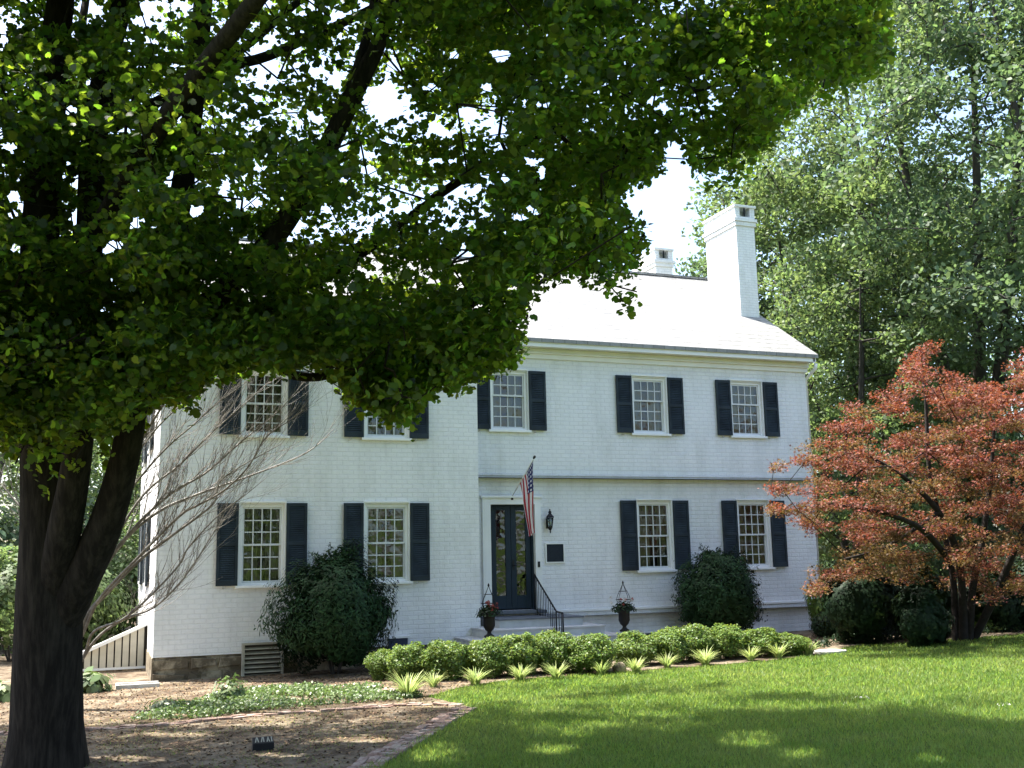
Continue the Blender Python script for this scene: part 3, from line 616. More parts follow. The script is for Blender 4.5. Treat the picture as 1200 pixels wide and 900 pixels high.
# handrail on the right of the steps
t = thing('handrail', (9.8, -1, -1.8), 'black iron handrail with balusters beside the front steps', 'handrail')
tp = [(9.60,-.12,-.28), (9.85,-1.25,-.83), (9.98,-1.75,-1.03), (10.18,-1.88,-1.05)]
q0 = atY(626, 673, -.12); q1 = atY(652, 716.5, -1.85); q2 = atY(659.5, 718.5, -2.05)
mb = MB(); mb.tube([q0, q0*.35+q1*.65, q1, q2], .019, 8); mb.tube([q0+(0,0,-.75), q1+(0,0,-.62)], .01, 6); mb.build('rail', M['iron'], t)
mb = MB()
for i in range(13):
    f_ = (i+.6)/13; q = q0+(q1-q0)*f_; lo = -1.24 if q[1] > -1.28 else (-1.44 if q[1] > -1.65 else -1.63); mb.tube([q, (q[0], q[1], lo)], .0085, 6)
for f_ in (.0, .4, .75): q = q1+(q2-q1)*f_; mb.tube([q, (q[0], q[1], -1.63 if q[1] > -2 else -1.82)], .009, 6)
mb.build('baluster', M['iron'], t)
for q, lo in ((q0, -1.2), (q2, -1.82)):
    mb = MB(); mb.tube([q, (q[0], q[1], lo)], .02, 8); mb.build('post', M['iron'], t)

# ------------------------------------------------------------------ planted urns
def urn(px, pyb, Y, label, flower):
    b = atY(px, pyb, Y); zb = b[2]; t = thing('planted_urn', b, label, 'urn', 'black urns of flowers before the house')
    g_ = float(gz(b[0], Y)); h0 = zb
    mb = MB(); mb.lathe((b[0], Y, zb), [(.10,0),(.11,.03),(.05,.07),(.04,.11),(.09,.16),(.125,.24),(.12,.36),(.13,.42),(.18,.47),(.185,.49),(.16,.49),(.14,.45)], 18); mb.build('urn', M['iron'], t)
    top = np.array([b[0], Y, zb+.48]); g = np.random.default_rng(int(px)); n = 420
    d = g.normal(size=(n, 3)); d /= np.linalg.norm(d, axis=1)[:, None]; d[:, 2] = np.abs(d[:, 2])*.9-.25; C = top+d*g.uniform(.12, .30, n)[:, None]*np.array([1, 1, .9])
    o = link('foliage', leaf_mesh('foliage', C, .07, OVAL, .6, int(px)), M['rhodo'], t)
    for q in range(12 if flower == 'r' else 10):      # each bloom its own part: a ruffled ball of petals
        c0 = top+g.normal(size=3)*np.array([.11, .08, .05])+np.array([.02, -.05, .16]); dd = g.normal(size=(26, 3)); dd /= np.linalg.norm(dd, axis=1)[:, None]
        link('flower', leaf_mesh('flower', c0+dd*.028, .04, STAR5, .2, q, out=dd, outw=1.5), M['flower'] if flower == 'r' or q % 3 == 0 else M['wflower'], t)
    mb = MB(); pk = top+np.array([0, 0, .55])
    for k in range(4):
        an = k*math.pi/2+.5; e = np.array([math.cos(an)*.14, math.sin(an)*.14, 0]); mb.tube(smooth_path([top+e*.9, top+e*1.25+np.array([0,0,.22]), top+e*.5+np.array([0,0,.42]), pk], 4), .006, 5)
    for zz, rr in ((.2, .17), (.38, .10)):
        mb.tube([top+np.array([math.cos(a)*rr, math.sin(a)*rr, zz]) for a in np.linspace(0, 2*math.pi, 15)], .005, 4, cap=False)
    mb.lathe(pk-np.array([0, 0, .02]), [(.004,0),(.022,.02),(.02,.045),(.003,.08)], 8); mb.build('trellis', M['iron'], t)
urn(573.5, 747, -2.35, 'black urn with red flowers and wire trellis left of the front steps', 'r')
urn(732, 740, -2.0, 'black urn with pale flowers and wire trellis right of the handrail', 'w')

# ------------------------------------------------------------------ shrubs
def blob_points(n, rad, seed, lump=.22, freq=1.6, shell=.65, spike=0.0, bottom=-.9):
    g = np.random.default_rng(seed); d = g.normal(size=(n, 3)); d /= np.linalg.norm(d, axis=1)[:, None]; d[:, 2] = np.where(d[:, 2] < bottom, -d[:, 2], d[:, 2])
    k = np.array([1+lump*noise.noise(Vector((float(a[0]*freq+seed), float(a[1]*freq), float(a[2]*freq))))*2+spike*max(0, noise.noise(Vector((float(a[0]*6+seed), float(a[1]*6), float(a[2]*6)))))*2 for a in d])
    r = shell+(1-shell)*g.random(n)**.6; return d*(k*r)[:, None]*np.array(rad), d
def shrub(name, c, rad, n, size, shape, m, label, cat, group=None, seed=1, lump=.2, freq=1.6, spike=0.0, shell=.6, up=.4, outw=1.2, stems=5, zsq=0):
    g0 = float(gz(c[0], c[1])); t = thing(name, (c[0], c[1], g0), label, cat, group)
    P, d = blob_points(n, rad, seed, lump, freq, shell, spike); P = P+np.array([c[0], c[1], c[2]]); P[:, 2] = np.maximum(P[:, 2], g0+.03)
    link('foliage', leaf_mesh('foliage', P, size, shape, up, seed, out=d, outw=outw), m, t)
    mb = MB(); g = random.Random(seed)
    for k in range(stems):
        an = 2*math.pi*k/stems+g.random(); e = np.array([math.cos(an), math.sin(an), 0]); 
        q = [np.array([c[0], c[1], g0-.05])+e*.04, np.array([c[0], c[1], g0])+e*rad[0]*.25+np.array([0, 0, (c[2]-g0)*.6]), np.array([c[0], c[1], c[2]])+e*rad[0]*.6+np.array([0, 0, rad[2]*.5*g.random()])]
        mb.tube(smooth_path(q, 4), list(np.linspace(.03, .008, 9)), 6)
    mb.build('stems', M['barkgrey'], t); return t
def shrub_px(name, px, pyt, pyb, wpx, Y, **k):
    b = atY(px, pyb, Y); tp = atY(px, pyt, Y); D = pr(b)[2]; rx = wpx/2*D/FPX; g0 = float(gz(b[0], Y)); zt = tp[2]; c = (b[0], Y, (g0+zt)/2); rz_ = (zt-g0)/2*1.02
    return shrub(name, c, (rx, rx*k.pop('deep', .9), rz_), **k)
shrub_px('yew_bush', 393, 648, 803, 142, -1.45, deep=.62, n=30000, size=.12, shape=NEEDLE, m=M['yewleaf'], label='large dark yew bush covering the wall between the two left windows', cat='bush', seed=11, lump=.24, spike=.13, freq=1.5, shell=.5, up=.5)
shrub_px('yew_bush', 844, 645, 752, 106, -1.0, deep=.75, n=24000, size=.105, shape=NEEDLE, m=M['yewleaf'], label='rounded dark yew bush under the far right lower window', cat='bush', seed=17, lump=.12, spike=.22, freq=1.7, shell=.5, up=.5)
# boxwood hedge plants, one thing each
protos = []
for s in range(3):
    b = thing('boxwood_bush', (0, 0, 0), '', 'bush'); P, d = blob_points(7500, (.40, .40, .40), 31+s, .16, 1.8, .62, .1); P[:, 2] = P[:, 2]*.95+.38; P[:, 2] = np.maximum(P[:, 2], .02)
    link('foliage', leaf_mesh('foliage', P, .046, OVAL, .6, 40+s, out=d, outw=1.1), M['boxleaf'], b)
    mb = MB()
    for k in range(5): an = k*1.26; mb.tube([(0,0,-.03),(.1*math.cos(an),.1*math.sin(an),.2),(.25*math.cos(an),.25*math.sin(an),.5)], [.02,.015,.006], 6)
    mb.build('stems', M['barkgrey'], b); protos.append(b)
# (px centre, px base, px height, px width)
BX = [(449,797,36,32),(480,798,46,50),(525,797,48,50),(573,794,46,50),(612,791,46,48),(652,789,48,50),(692,788,47,52),(744,780,42,50),(787,777,41,44),(818,775,42,44),(852,772,39,44),(890,770,35,48),(924,768,28,40)]
BL = ['small shaded boxwood at the left end of the hedge beside the large yew','boxwood in the hedge behind the largest striped grass tuft','tall boxwood just left of the left urn, standing apart from its right neighbour','boxwood in front of the left urn','boxwood in front of the middle of the steps','boxwood in front of the handrail','boxwood at the right end of the long joined hedge run, before the right urn','boxwood right of the hedge gap, below the right urn','boxwood under the middle basement window','boxwood before the left part of the round yew','boxwood before the middle of the round yew','broad boxwood before the right edge of the round yew','small low boxwood ending the hedge on the right']
used = set()
for i, (px, pb, hh, ww) in enumerate(BX):
    Y = -3.45+.15*math.sin(i*2.1); base = atG(px, pb); 
    g0 = base[2]; D = pr(base)[2]; k = i % 3
    if k in used: o = copy_tree(protos[k])
    else: o = protos[k]; used.add(k)
    o.location = (base[0], base[1], g0); o.rotation_euler = (0, 0, i*1.7); o.scale = (ww*(1.34+.12*math.sin(i*3.3))*D/FPX/.86, ww*1.2*D/FPX/.86, hh*(.97+.05*math.sin(i*5.1))*D/FPX/.78)
    tag(o, BL[i], 'bush', 'clipped boxwoods along the front bed')
# striped grass tufts
def tuft_mesh(seed, n=95, L=.34, w=.018):
    g = np.random.default_rng(seed); V = []; F = []
    for i in range(n):
        an = g.uniform(0, 2*math.pi); r0 = g.uniform(0, .06); le = L*g.uniform(.6, 1.1); bend = g.uniform(.55, 1.45); d = np.array([math.cos(an), math.sin(an), 0]); sd_ = np.array([-d[1], d[0], 0]); b = len(V)
        for k in range(5):
            t = k/4; p = d*(r0+le*math.sin(bend*t*1.2)*.8*t**.6)+np.array([0, 0, le*(t-.42*bend*t*t)]); ww = w*(1-t**2*.9)
            V += [p-sd_*ww*.5, p+sd_*ww*.5]
        F += [(b+2*k, b+2*k+1, b+2*k+3, b+2*k+2) for k in range(4)]
    return np_mesh('liriope_tuft', np.array(V), np.array(F), True)
TM = [tuft_mesh(50+s) for s in range(3)]
for m_ in TM: m_.materials.append(M['tuft'])
TF = [(478,818,50,'largest pale striped grass tuft at the left end of the bed'),(508,806,30,'striped grass tuft just right of the largest one'),(557,803,34,'striped grass tuft in the hedge gap left of the steps'),(610,798,32,'striped grass tuft below the middle of the steps'),(652,796,32,'striped grass tuft below the handrail'),(705,791,30,'striped grass tuft left of the rounded grey rock'),(745,789,30,'striped grass tuft right of the rounded grey rock'),(782,783,28,'striped grass tuft below the middle basement window'),(827,780,34,'striped grass tuft below the middle of the round yew'),(880,775,28,'striped grass tuft below the right edge of the round yew'),(912,772,32,'second striped grass tuft from the pale stepping stone'),(948,768,30,'yellowish striped grass tuft next to the pale stepping stone')]
for i, (px, py, wpx, lab) in enumerate(TF):
    p = atG(px, py); D = pr(p)[2]; o = bpy.data.objects.new('grass_tuft', TM[i % 3]); col.objects.link(o); s = wpx*D/FPX/.44
    o.location = p; o.scale = (s, s, s*1.1); o.rotation_euler = (0, 0, i*2.3); tag(o, lab, 'plant', 'striped grass tufts edging the bed')

def rock(name, p, r, m, label, cat, seed):
    g = random.Random(seed); V, F_ = [], []; n, k = 12, 7
    mb = MB(); prof = []
    for i in range(k+1):
        th = math.pi*i/k
        for j in range(n):
            an = 2*math.pi*j/n; d = Vector((math.sin(th)*math.cos(an), math.sin(th)*math.sin(an), -math.cos(th))); q = 1+.25*noise.noise(d*1.7+Vector((seed, 0, 0)))
            V.append((p[0]+d.x*r[0]*q, p[1]+d.y*r[1]*q, p[2]+r[2]*.55+d.z*r[2]*q))
    F_ = [(i*n+j, i*n+(j+1) % n, (i+1)*n+(j+1) % n, (i+1)*n+j) for i in range(k) for j in range(n)]
    mb.add(V, F_, sm=True); return tag(mb.build(name, m, origin=p), label, cat)
rock('rock', atG(726, 788), (.14,.12,.12), M['stone'], 'rounded grey rock at the lawn edge below the right urn', 'rock', 3)
def slab(name, p, sx, sy, h, rot, m, label, cat, group=None):
    mb = MB(); c, s = math.cos(rot), math.sin(rot); n = 10; V = []
    for z in (-.03, h):
        for j in range(n):
            an = 2*math.pi*j/n+.2; q = 1+.12*noise.noise(Vector((math.cos(an), math.sin(an), sx*9))); a = sx*np.sign(math.cos(an))*abs(math.cos(an))**.6*q; b = sy*np.sign(math.sin(an))*abs(math.sin(an))**.6*q
            V.append((p[0]+a*c-b*s, p[1]+a*s+b*c, p[2]+z))
    mb.add(V, [tuple(range(n, 2*n))]+[(j, (j+1) % n, n+(j+1) % n, n+j) for j in range(n)]); o = mb.build(name, m, origin=p, bevel=.01); return tag(o, label, cat, group)
slab('stepping_stone', atG(972, 765), .36, .26, .05, .2, M['slab'], 'pale flat stepping stone at the lawn edge right of the hedge', 'stone')
mb = MB(); p = atG(461, 815); mb.box(p[0]-.17, p[0]+.16, p[1]-.09, p[1]+.09, p[2]-.02, p[2]+.11); tag(mb.build('loose_brick', M['brickred'], origin=p, bevel=.01), 'single reddish block lying left of the largest grass tuft', 'brick')

# brick edging around the dirt path: two strips of laid bricks
def edging(pts, name, label, wd, cat):
    P = [atG(*p)[:2] for p in pts]; P = smooth_path([(a, b, 0) for a, b in P], 8)[:, :2]; mb = MB(); g = random.Random(int(wd*1000)); seg = np.linalg.norm(np.diff(P, axis=0), axis=1); cum = np.concatenate([[0], np.cumsum(seg)]); s = 0; p0_ = None
    while s < cum[-1]-.12:
        L_ = g.uniform(.19, .23); c = np.array([np.interp(s+L_/2, cum, P[:, k]) for k in range(2)]); e = np.array([np.interp(s+L_, cum, P[:, k])-np.interp(s, cum, P[:, k]) for k in range(2)]); e /= np.linalg.norm(e); nn = np.array([-e[1], e[0]])
        for r in range(max(1, int(wd/.11))):
            off = (r-(max(1, int(wd/.11))-1)/2)*.112; cc = c+nn*off; hl = L_/2-.008; hw = .05; z = float(gz(cc[0], cc[1])); h = .035+g.uniform(-.012, .015); tl = g.uniform(-.012, .012)
            V = [(*(cc-e*hl-nn*hw), z-.05), (*(cc+e*hl-nn*hw), z-.05), (*(cc+e*hl+nn*hw), z-.05), (*(cc-e*hl+nn*hw), z-.05), (*(cc-e*hl-nn*hw), z+h+tl), (*(cc+e*hl-nn*hw), z+h-tl), (*(cc+e*hl+nn*hw), z+h-tl), (*(cc-e*hl+nn*hw), z+h+tl)]
            mb.add(V, [(4,5,6,7),(0,1,5,4),(1,2,6,5),(2,3,7,6),(3,0,4,7)])
        s += L_
    return tag(mb.build(name, M['brickred'], origin=(*P[0], float(gz(*P[0]))), bevel=.006), label, cat)
edging([(-80,868),(0,862),(110,856),(200,850),(300,840),(400,833),(470,828),(535,827)], 'brick_edging', 'long weathered brick edging between the planting bed and dirt path', .23, 'edging')
edging([(547,831),(520,846),(480,870),(440,893),(400,920),(350,955)], 'brick_edging', 'short brick edging between the dirt path and the lawn', .34, 'edging')

# ------------------------------------------------------------------ small things at left
A = atY(176, 780, 2.2)
t = thing('board_fence', (A[0]-1, 2.2, A[2]), 'cream vertical board panel with sloping top rail beside the house corner', 'fence')
zb = A[2]; xr = A[0]-.02; zr_ = atY(175, 729, 2.2)[2]; B = atY(98, 765, 2.2); xl = B[0]-.6; slope_ = (zr_-B[2])/(xr-B[0])
mb = MB(); x = xl
while x < xr-.13:
    za = zr_-(xr-x)*slope_; zb2 = zr_-(xr-x-.125)*slope_; V = [(x,2.2,zb),(x+.125,2.2,zb),(x+.125,2.2,zb2-.03),(x,2.2,za-.03)]; V += [(a,2.225,c) for a, b, c in V]
    if za > zb+.05: mb.add(V, [(0,1,2,3),(7,6,5,4),(1,5,6,2),(0,3,7,4)])
    x += .155
mb.build('boards', M['board'], t)
mb = MB(); mb.add([(xl,2.14,zr_-(xr-xl)*slope_-.03),(xr+.02,2.14,zr_-.03),(xr+.02,2.14,zr_+.05),(xl,2.14,zr_-(xr-xl)*slope_+.05),(xl,2.26,zr_-(xr-xl)*slope_-.03),(xr+.02,2.26,zr_-.03),(xr+.02,2.26,zr_+.05),(xl,2.26,zr_-(xr-xl)*slope_+.05)], [(0,1,2,3),(7,6,5,4),(3,2,6,7),(0,4,5,1),(1,5,6,2)]); mb.box(xl, xr, 2.19, 2.24, zb-.05, zb-.002); mb.build('top_rail', M['trim'], t)
mb = MB(); mb.add([(xl+.2,2.25,zb),(xr,2.25,zb),(xr,2.25,zr_-.04),(xl+.2,2.25,max(zb, zr_-(xr-xl-.2)*slope_-.04))], [(0,1,2,3)]); mb.build('backing', M['boarddark'], t)
mb = MB(); mb.box(xl, xr, 2.25, 2.5, -2.6, zb-.052); mb.build('footing', M['stone'], t)
p = atG(163, 806); mb = MB(); e = .04
for dx0, dx1, dy0, dy1, z0_, z1_ in ((-.42,.36,-.22,-.16,0,.09),(-.42,.36,.16,.22,0,.09),(-.42,-.36,-.16,.16,0,.09),(-.36,.36,-.16,.16,-.02,.03)): mb.box(p[0]+dx0, p[0]+dx1, p[1]+dy0, p[1]+dy1, p[2]+z0_, p[2]+z1_)
tag(mb.build('splash_block', M['slab'], origin=p, bevel=.01), 'pale concrete splash block on the ground at the left house corner', 'splash block')
p = atG(308, 880); t = thing('ground_marker', p, 'small black box marker with pale strokes on top, on the dirt path', 'marker')
mb = MB(); mb.add([(p[0]-.12,p[1]-.05,p[2]-.02),(p[0]+.12,p[1]-.05,p[2]-.02),(p[0]+.12,p[1]+.07,p[2]-.02),(p[0]-.12,p[1]+.07,p[2]-.02),(p[0]-.12,p[1]-.05,p[2]+.09),(p[0]+.12,p[1]-.05,p[2]+.09),(p[0]+.115,p[1]+.05,p[2]+.15),(p[0]-.115,p[1]+.05,p[2]+.15)], [(4,5,6,7),(0,1,5,4),(1,2,6,5),(2,3,7,6),(3,0,4,7)]); mb.build('box', M['iron'], t, bevel=.004)
mb = MB()
for i, (xa, sl) in enumerate(((-.095,.02),(-.06,-.01),(-.03,.02),(.0,.0),(.035,.02),(.065,-.015),(.09,0))):
    y0 = p[1]-.035; y1 = p[1]+.04; zz = lambda y: p[2]+.09+(y-(p[1]-.05))*.6+.004
    mb.add([(p[0]+xa,y0,zz(y0)),(p[0]+xa+.013,y0,zz(y0)),(p[0]+xa+.013+sl,y1,zz(y1)),(p[0]+xa+sl,y1,zz(y1))], [(0,1,2,3)])
mb.build('marks', M['louver'], t)
for px, py, lab in ((1010,820,'tiny white clover clump at the lawn shadow edge'),(1180,829,'tiny white clover clump near the right edge of the lawn')):
    p = atG(px, py); g = np.random.default_rng(px); C = p+g.normal(size=(16, 3))*np.array([.05,.05,.012])+np.array([0,0,.04]); tag(link('clover_clump', leaf_mesh('clover_clump', C, .03, STAR5, 1.5, px), M['wflower'], origin=p), lab, 'flowers', 'white clover clumps in the lawn')
# small leafy plants
def low_plant(name, px, py, r, n, size, m, label, h, shape=OVAL, seed=2):
    p = atG(px, py); P, d = blob_points(n, (r, r*.7, h), seed, .25, 2, .3); P = P+p+np.array([0, 0, h*.5]); P[:, 2] = np.maximum(P[:, 2], p[2]+.03)
    t = thing(name, p, label, 'plant'); link('leaves', leaf_mesh('leaves', P, size, shape, .8, seed, out=d, outw=.8), m, t)
    mb = MB()
    for k in range(6): an = k*1.05; mb.tube([p, p+np.array([r*.6*math.cos(an), r*.4*math.sin(an), h])], [.008, .004], 5)
    mb.build('stems', M['barkgrey'], t)
low_plant('leafy_plant', 270, 822, .33, 520, .075, M['cover'], 'small upright leafy plant in front of the basement vent', .26, seed=4)
low_plant('leafy_plant', 200, 832, .45, 420, .08, M['cover'], 'low sprawling leafy plant between the tree trunk and basement vent', .12, seed=5)
low_plant('hosta', 103, 812, .45, 240, .2, M['cover'], 'broad-leaved plant at the foot of the board fence', .26, seed=6)
low_plant('hosta', 4, 822, .40, 200, .2, M['cover'], 'broad-leaved plant at the left picture edge behind the trunk', .24, seed=7)
# ground cover sheet (stuff)
gc_poly = [tuple(atG(*p)[:2]) for p in ((150,846),(215,830),(250,818),(300,810),(360,806),(440,806),(470,812),(500,818),(470,822),(400,826),(300,835),(230,844))]
A_ = np.array(gc_poly); q = rng.uniform(A_.min(0)-.2, A_.max(0)+.2, size=(30000, 2)); q = q[in_poly(q[:, 0], q[:, 1], gc_poly)]
dn = np.array([noise.noise(Vector((a*1.1, b*1.1, 3))) for a, b in q]); q = q[dn > -.25][:9500]
C = np.column_stack([q, gz(q[:, 0], q[:, 1])+rng.uniform(.01, .11, len(q))]); tag(link('ground_cover', leaf_mesh('ground_cover', C, .06, OVAL, 1.3, 9), M['cover']), 'mat of low green ground cover along the bed left of the hedge', 'ground cover', kind='stuff')
dk = [tuple(atG(*p)[:2]) for p in ((935,764),(1000,755),(1100,748.5),(1200,741.5),(1330,735))]+[(30,6),(17.9,6),(17.7,-1.2)]  # added layer of dark leaves, stands in for the mulch's shade by its colour
A_ = np.array(dk); q = rng.uniform(A_.min(0), A_.max(0), size=(60000, 2)); q = q[in_poly(q[:, 0], q[:, 1], dk)][:22000]
C = np.column_stack([q, gz(q[:, 0], q[:, 1])+rng.uniform(.01, .16, len(q))]); tag(link('ground_cover', leaf_mesh('ground_cover', C, .085, OVAL, 1.0, 12), M['rhodo']), 'dark leaf layer standing in for dark shaded mulch under the red maple', 'ground cover', kind='stuff')
# leaf litter over soil (stuff)
q = rng.uniform((-5, -17), (9, -.7), size=(60000, 2)); q = q[in_poly(q[:, 0], q[:, 1], bed_ring)]; q = q[:30000]
C = np.column_stack([q, gz(q[:, 0], q[:, 1])+.02]); tag(link('leaf_litter', leaf_mesh('leaf_litter', C, .045, OVAL, 3.5, 10), M['litter']), 'dry leaf litter and chips scattered over the bare soil', 'leaf litter', kind='stuff')
# thin grass in the dirt path
# ------------------------------------------------------------------ grass blades (stuff)
def blades(name, xy, h, w_, m, seed, label, kind='stuff'):
    g = np.random.default_rng(seed); n = len(xy); an = g.uniform(0, 2*math.pi, n); d = np.stack([np.cos(an), np.sin(an), np.zeros(n)], -1)
    b = np.column_stack([xy, gz(xy[:, 0], xy[:, 1])+.002]); hh = h*g.uniform(.5, 1.3, n); lean = g.normal(size=(n, 3))*np.array([.45,.45,0])
    tip = b+np.column_stack([lean[:, 0]*hh, lean[:, 1]*hh, hh]); V = np.stack([b-d*w_[:, None]/2, b+d*w_[:, None]/2, tip], 1).reshape(-1, 3)
    return tag(link(name, np_mesh(name, V, np.arange(3*n).reshape(n, 3)), m), label, 'grass', kind=kind)
N_ = 520000; rr = np.exp(rng.uniform(math.log(6.5), math.log(34), N_)); aa = rng.uniform(-.12, .95, N_)
q = np.column_stack([rr*np.sin(aa), -23.3+rr*np.cos(aa)]); q = q[~in_poly(q[:, 0], q[:, 1], bed_ring)]
rr = np.hypot(q[:, 0], q[:, 1]+23.3); blades('grass', q, .05, .0035+.00065*rr, M['grassblade'], 21, 'mown green lawn grass')
N_ = 26000; q = rng.uniform((-3, -17), (7, -6), size=(N_, 2)); q = q[in_poly(q[:, 0], q[:, 1], bed_ring)]; dn = np.array([noise.noise(Vector((a*.9, b*.9, 8))) for a, b in q]); q = q[dn > -.08]
blades('sparse_grass', q, .035, np.full(len(q), .008), M['grassblade'], 22, 'sparse grass growing through the dirt path')

# ------------------------------------------------------------------ BIG SHADE MAPLE
LOW = [(-400,520),(0,515),(14,560),(28,500),(40,545),(58,590),(72,530),(90,560),(104,500),(120,520),(134,565),(150,515),(165,515),(180,470),(200,480),(222,488),(240,455),(262,446),(300,432),(330,440),(352,424),(380,430),(402,450),(408,472),(425,475),(440,482),(455,502),(470,498),(485,500),(500,462),(520,450),(540,458),(562,440),(590,436),(612,420),(621,395),(616,352),(636,330),(660,322),(690,330),(712,340),(722,358),(738,366),(752,356),(748,320),(746,300),(762,290),(755,270),(742,262),(735,245),(722,236),(736,215),(765,212),(778,190),(772,160),(797,150),(806,182),(828,212),(845,222),(858,245),(868,232),(876,204),(892,200),(903,176),(908,150),(930,128),(962,112),(1000,98),(1035,80),(1048,60),(1040,20),(1060,-40),(1250,-300)]
SIL = LOW+[(1300,-2500),(-400,-2500)]
HOLES = [(305,75,24,30),(322,40,16,12),(456,122,30,24),(195,12,26,20),(152,50,13,15),(8,22,22,14),(185,118,10,12),(462,86,10,10),(400,25,10,20),(20,125,14,9),(345,262,8,6),(395,345,12,8),(180,262,12,16)]
def maple_ok(P, jit=7.0, g=rng):
    x, y, z = pr(P); x = x+g.normal(size=len(P))*jit*.5; y = y+g.normal(size=len(P))*jit
    inside = (x > -20) & (x < 1220) & (y < 920) & (y > -20) & (z > 0)
    ok = in_poly(x, y, SIL)
    for hx, hy, a, b in HOLES: ok &= ~((((x-hx)/a)**2+((y-hy)/b)**2) < 1)
    near = (z > 0) & (y > -20) & (x > -100) & (x < 1300)
    ok = np.where(near, ok, True)
    lowout = (~near) & (P[:, 2] < 1.2); ok &= ~lowout
    return ok
T0 = atG(53, 902); tz = float(gz(T0[0], T0[1]))
maple = thing('maple_tree', (T0[0], T0[1], tz), 'large shade maple with dark furrowed trunk filling the left foreground', 'tree')
def pd(*a): return [atD(x, y, D) for x, y, D in a]
DT = pr(T0)[2]; print('trunk depth', DT)
k = DT
limbs = [
 (pd((50,935,k),(53,900,k),(55,850,k),(57,760,k),(58,690,k),(58,620,k),(54,540,k),(48,440,k),(46,320,k),(52,200,k),(62,80,k),(80,-80,k),(90,-300,k)), [.60,.45,.37,.345,.335,.30,.26,.23,.20,.18,.16,.12,.06]),
 (pd((66,740,k),(88,690,k-.1),(122,620,k-.2),(146,540,k-.3),(158,470,k-.3),(178,380,k-.3),(205,270,k-.2),(224,150,k),(236,30,k),(246,-100,k+.2),(262,-300,k+.3)), [.20,.21,.18,.15,.14,.13,.12,.11,.10,.09,.05]),
 (pd((60,700,k-.1),(76,620,k-.3),(90,540,k-.4),(98,430,k-.4),(104,300,k-.2),(110,170,k),(128,60,k+.2),(155,-40,k+.3),(190,-250,k+.3)), [.18,.17,.15,.14,.135,.13,.12,.10,.05]),
 (pd((155,480,k-.3),(200,400,k-.4),(262,340,k-.5),(320,280,k-.6),(370,200,k-.7),(410,120,k-.7),(448,40,k-.7),(480,-60,k-.6),(500,-200,k-.4)), [.14,.13,.125,.115,.11,.10,.08,.06,.03]),
 (pd((372,200,k-.7),(400,130,k-.4),(425,60,k-.2),(440,-10,k),(450,-120,k)), [.06,.055,.05,.045,.02]),
 (pd((190,430,k-.4),(250,400,k-.1),(330,350,k+.1),(420,300,k+.3),(520,225,k+.4),(620,165,k+.4),(740,110,k+.3),(860,60,k+.2),(960,20,k)), [.09,.075,.06,.052,.045,.036,.028,.02,.01]),
 (pd((170,455,k-.2),(230,425,k+.4),(300,405,k+.9),(345,440,k+1.2),(400,435,k+1.4),(450,400,k+1.6),(530,370,k+1.7),(620,320,k+1.7),(700,300,k+1.6)), [.09,.08,.065,.055,.05,.045,.04,.028,.012]),
 (pd((230,80,k),(300,70,k+.4),(360,45,k+.8),(440,8,k+1.2),(560,-60,k+1.6),(700,-120,k+2)), [.07,.06,.055,.05,.04,.02]),
 (pd((130,150,k+.2),(200,110,k+.6),(280,60,k+1.2),(340,10,k+1.8),(420,-60,k+2.4)), [.07,.06,.055,.05,.03]),
 (pd((46,350,k),(-60,250,k-.6),(-200,150,k-1),(-380,60,k-1.2)), [.13,.11,.08,.03]),
 (pd((50,400,k),(40,280,k+1.2),(60,160,k+2.4),(90,60,k+3.6),(110,-60,k+4.6)), [.13,.11,.09,.07,.03]),
 (pd((100,300,k-.3),(180,160,k-1.5),(300,0,k-2.6),(460,-200,k-3.2)), [.12,.10,.08,.03]),
 (pd((300,0,k-2.6),(480,-140,k-3.4),(760,-260,k-3.8)), [.06,.05,.03])]
ctr = np.array([T0[0]+2.2, T0[1]+.6, 6.5])
cl = []
g = np.random.default_rng(3)
while len(cl) < 560:
    d = g.normal(size=3); d /= np.linalg.norm(d); r = g.uniform(.25, 1)**.45; p = ctr+d*r*np.array([8.2, 6.2, 6.4])
    x, y, z = pr(p)
    if p[2] < .3 or z < 7.6: continue
    if not maple_ok(p[None], 1)[0]: continue
    if -100 < x < 1300 and -60 < y and z > 15.5: continue
    cl.append(p)
cl = np.array(cl)
# the low fringe: boughs hanging down to the crown's lower edge
ex_ = []
for i in range(270):
    x = g.uniform(-40, 1030); yl = np.interp(x, [0,200,300,450,560,620,700,750,800,850,900,1000], [500,450,400,450,400,330,290,300,130,190,120,60]); y = yl-g.uniform(-25, 130); ex_.append(atD(x, y, g.uniform(9.6, 13.8)))
for i in range(150):
    x = g.uniform(-60, 1000) if i % 3 else g.uniform(-60, 300); y = g.uniform(-60, 480); ex_.append(atD(x, y, g.uniform(9.4, 14.4)))
ex_ = np.array(ex_)
# boughs placed so the crown's shade lies over the lawn and path the way the photograph shows
SHADE = [(-50,852),(200,846),(545,832),(560,802),(700,797),(900,797),(1000,825),(1200,872),(1260,900),(1260,990),(-50,990)]
LITG = [(95,735),(1400,735),(1400,862),(1200,866),(1000,818),(900,790),(560,794),(545,806),(200,836),(95,846)]
sh = []
while len(sh) < 420:
    x = g.uniform(-50, 1240); y = g.uniform(800, 985)
    if not in_poly([x], [y], SHADE)[0]: continue
    q = atG(x, y); p = q+sd/sd[2]*g.uniform(4.2, 13.5)
    if np.hypot(p[0]-T0[0], p[1]-T0[1]) < 9.8 and pr(p)[2] > 7.4: sh.append(p)
while len(sh) < 640:
    q = atG(g.uniform(-50, 545), g.uniform(852, 980)); p = q+sd/sd[2]*g.uniform(4.4, 9.5)
    if np.hypot(p[0]-T0[0], p[1]-T0[1]) < 9.8 and pr(p)[2] > 7.4: sh.append(p)
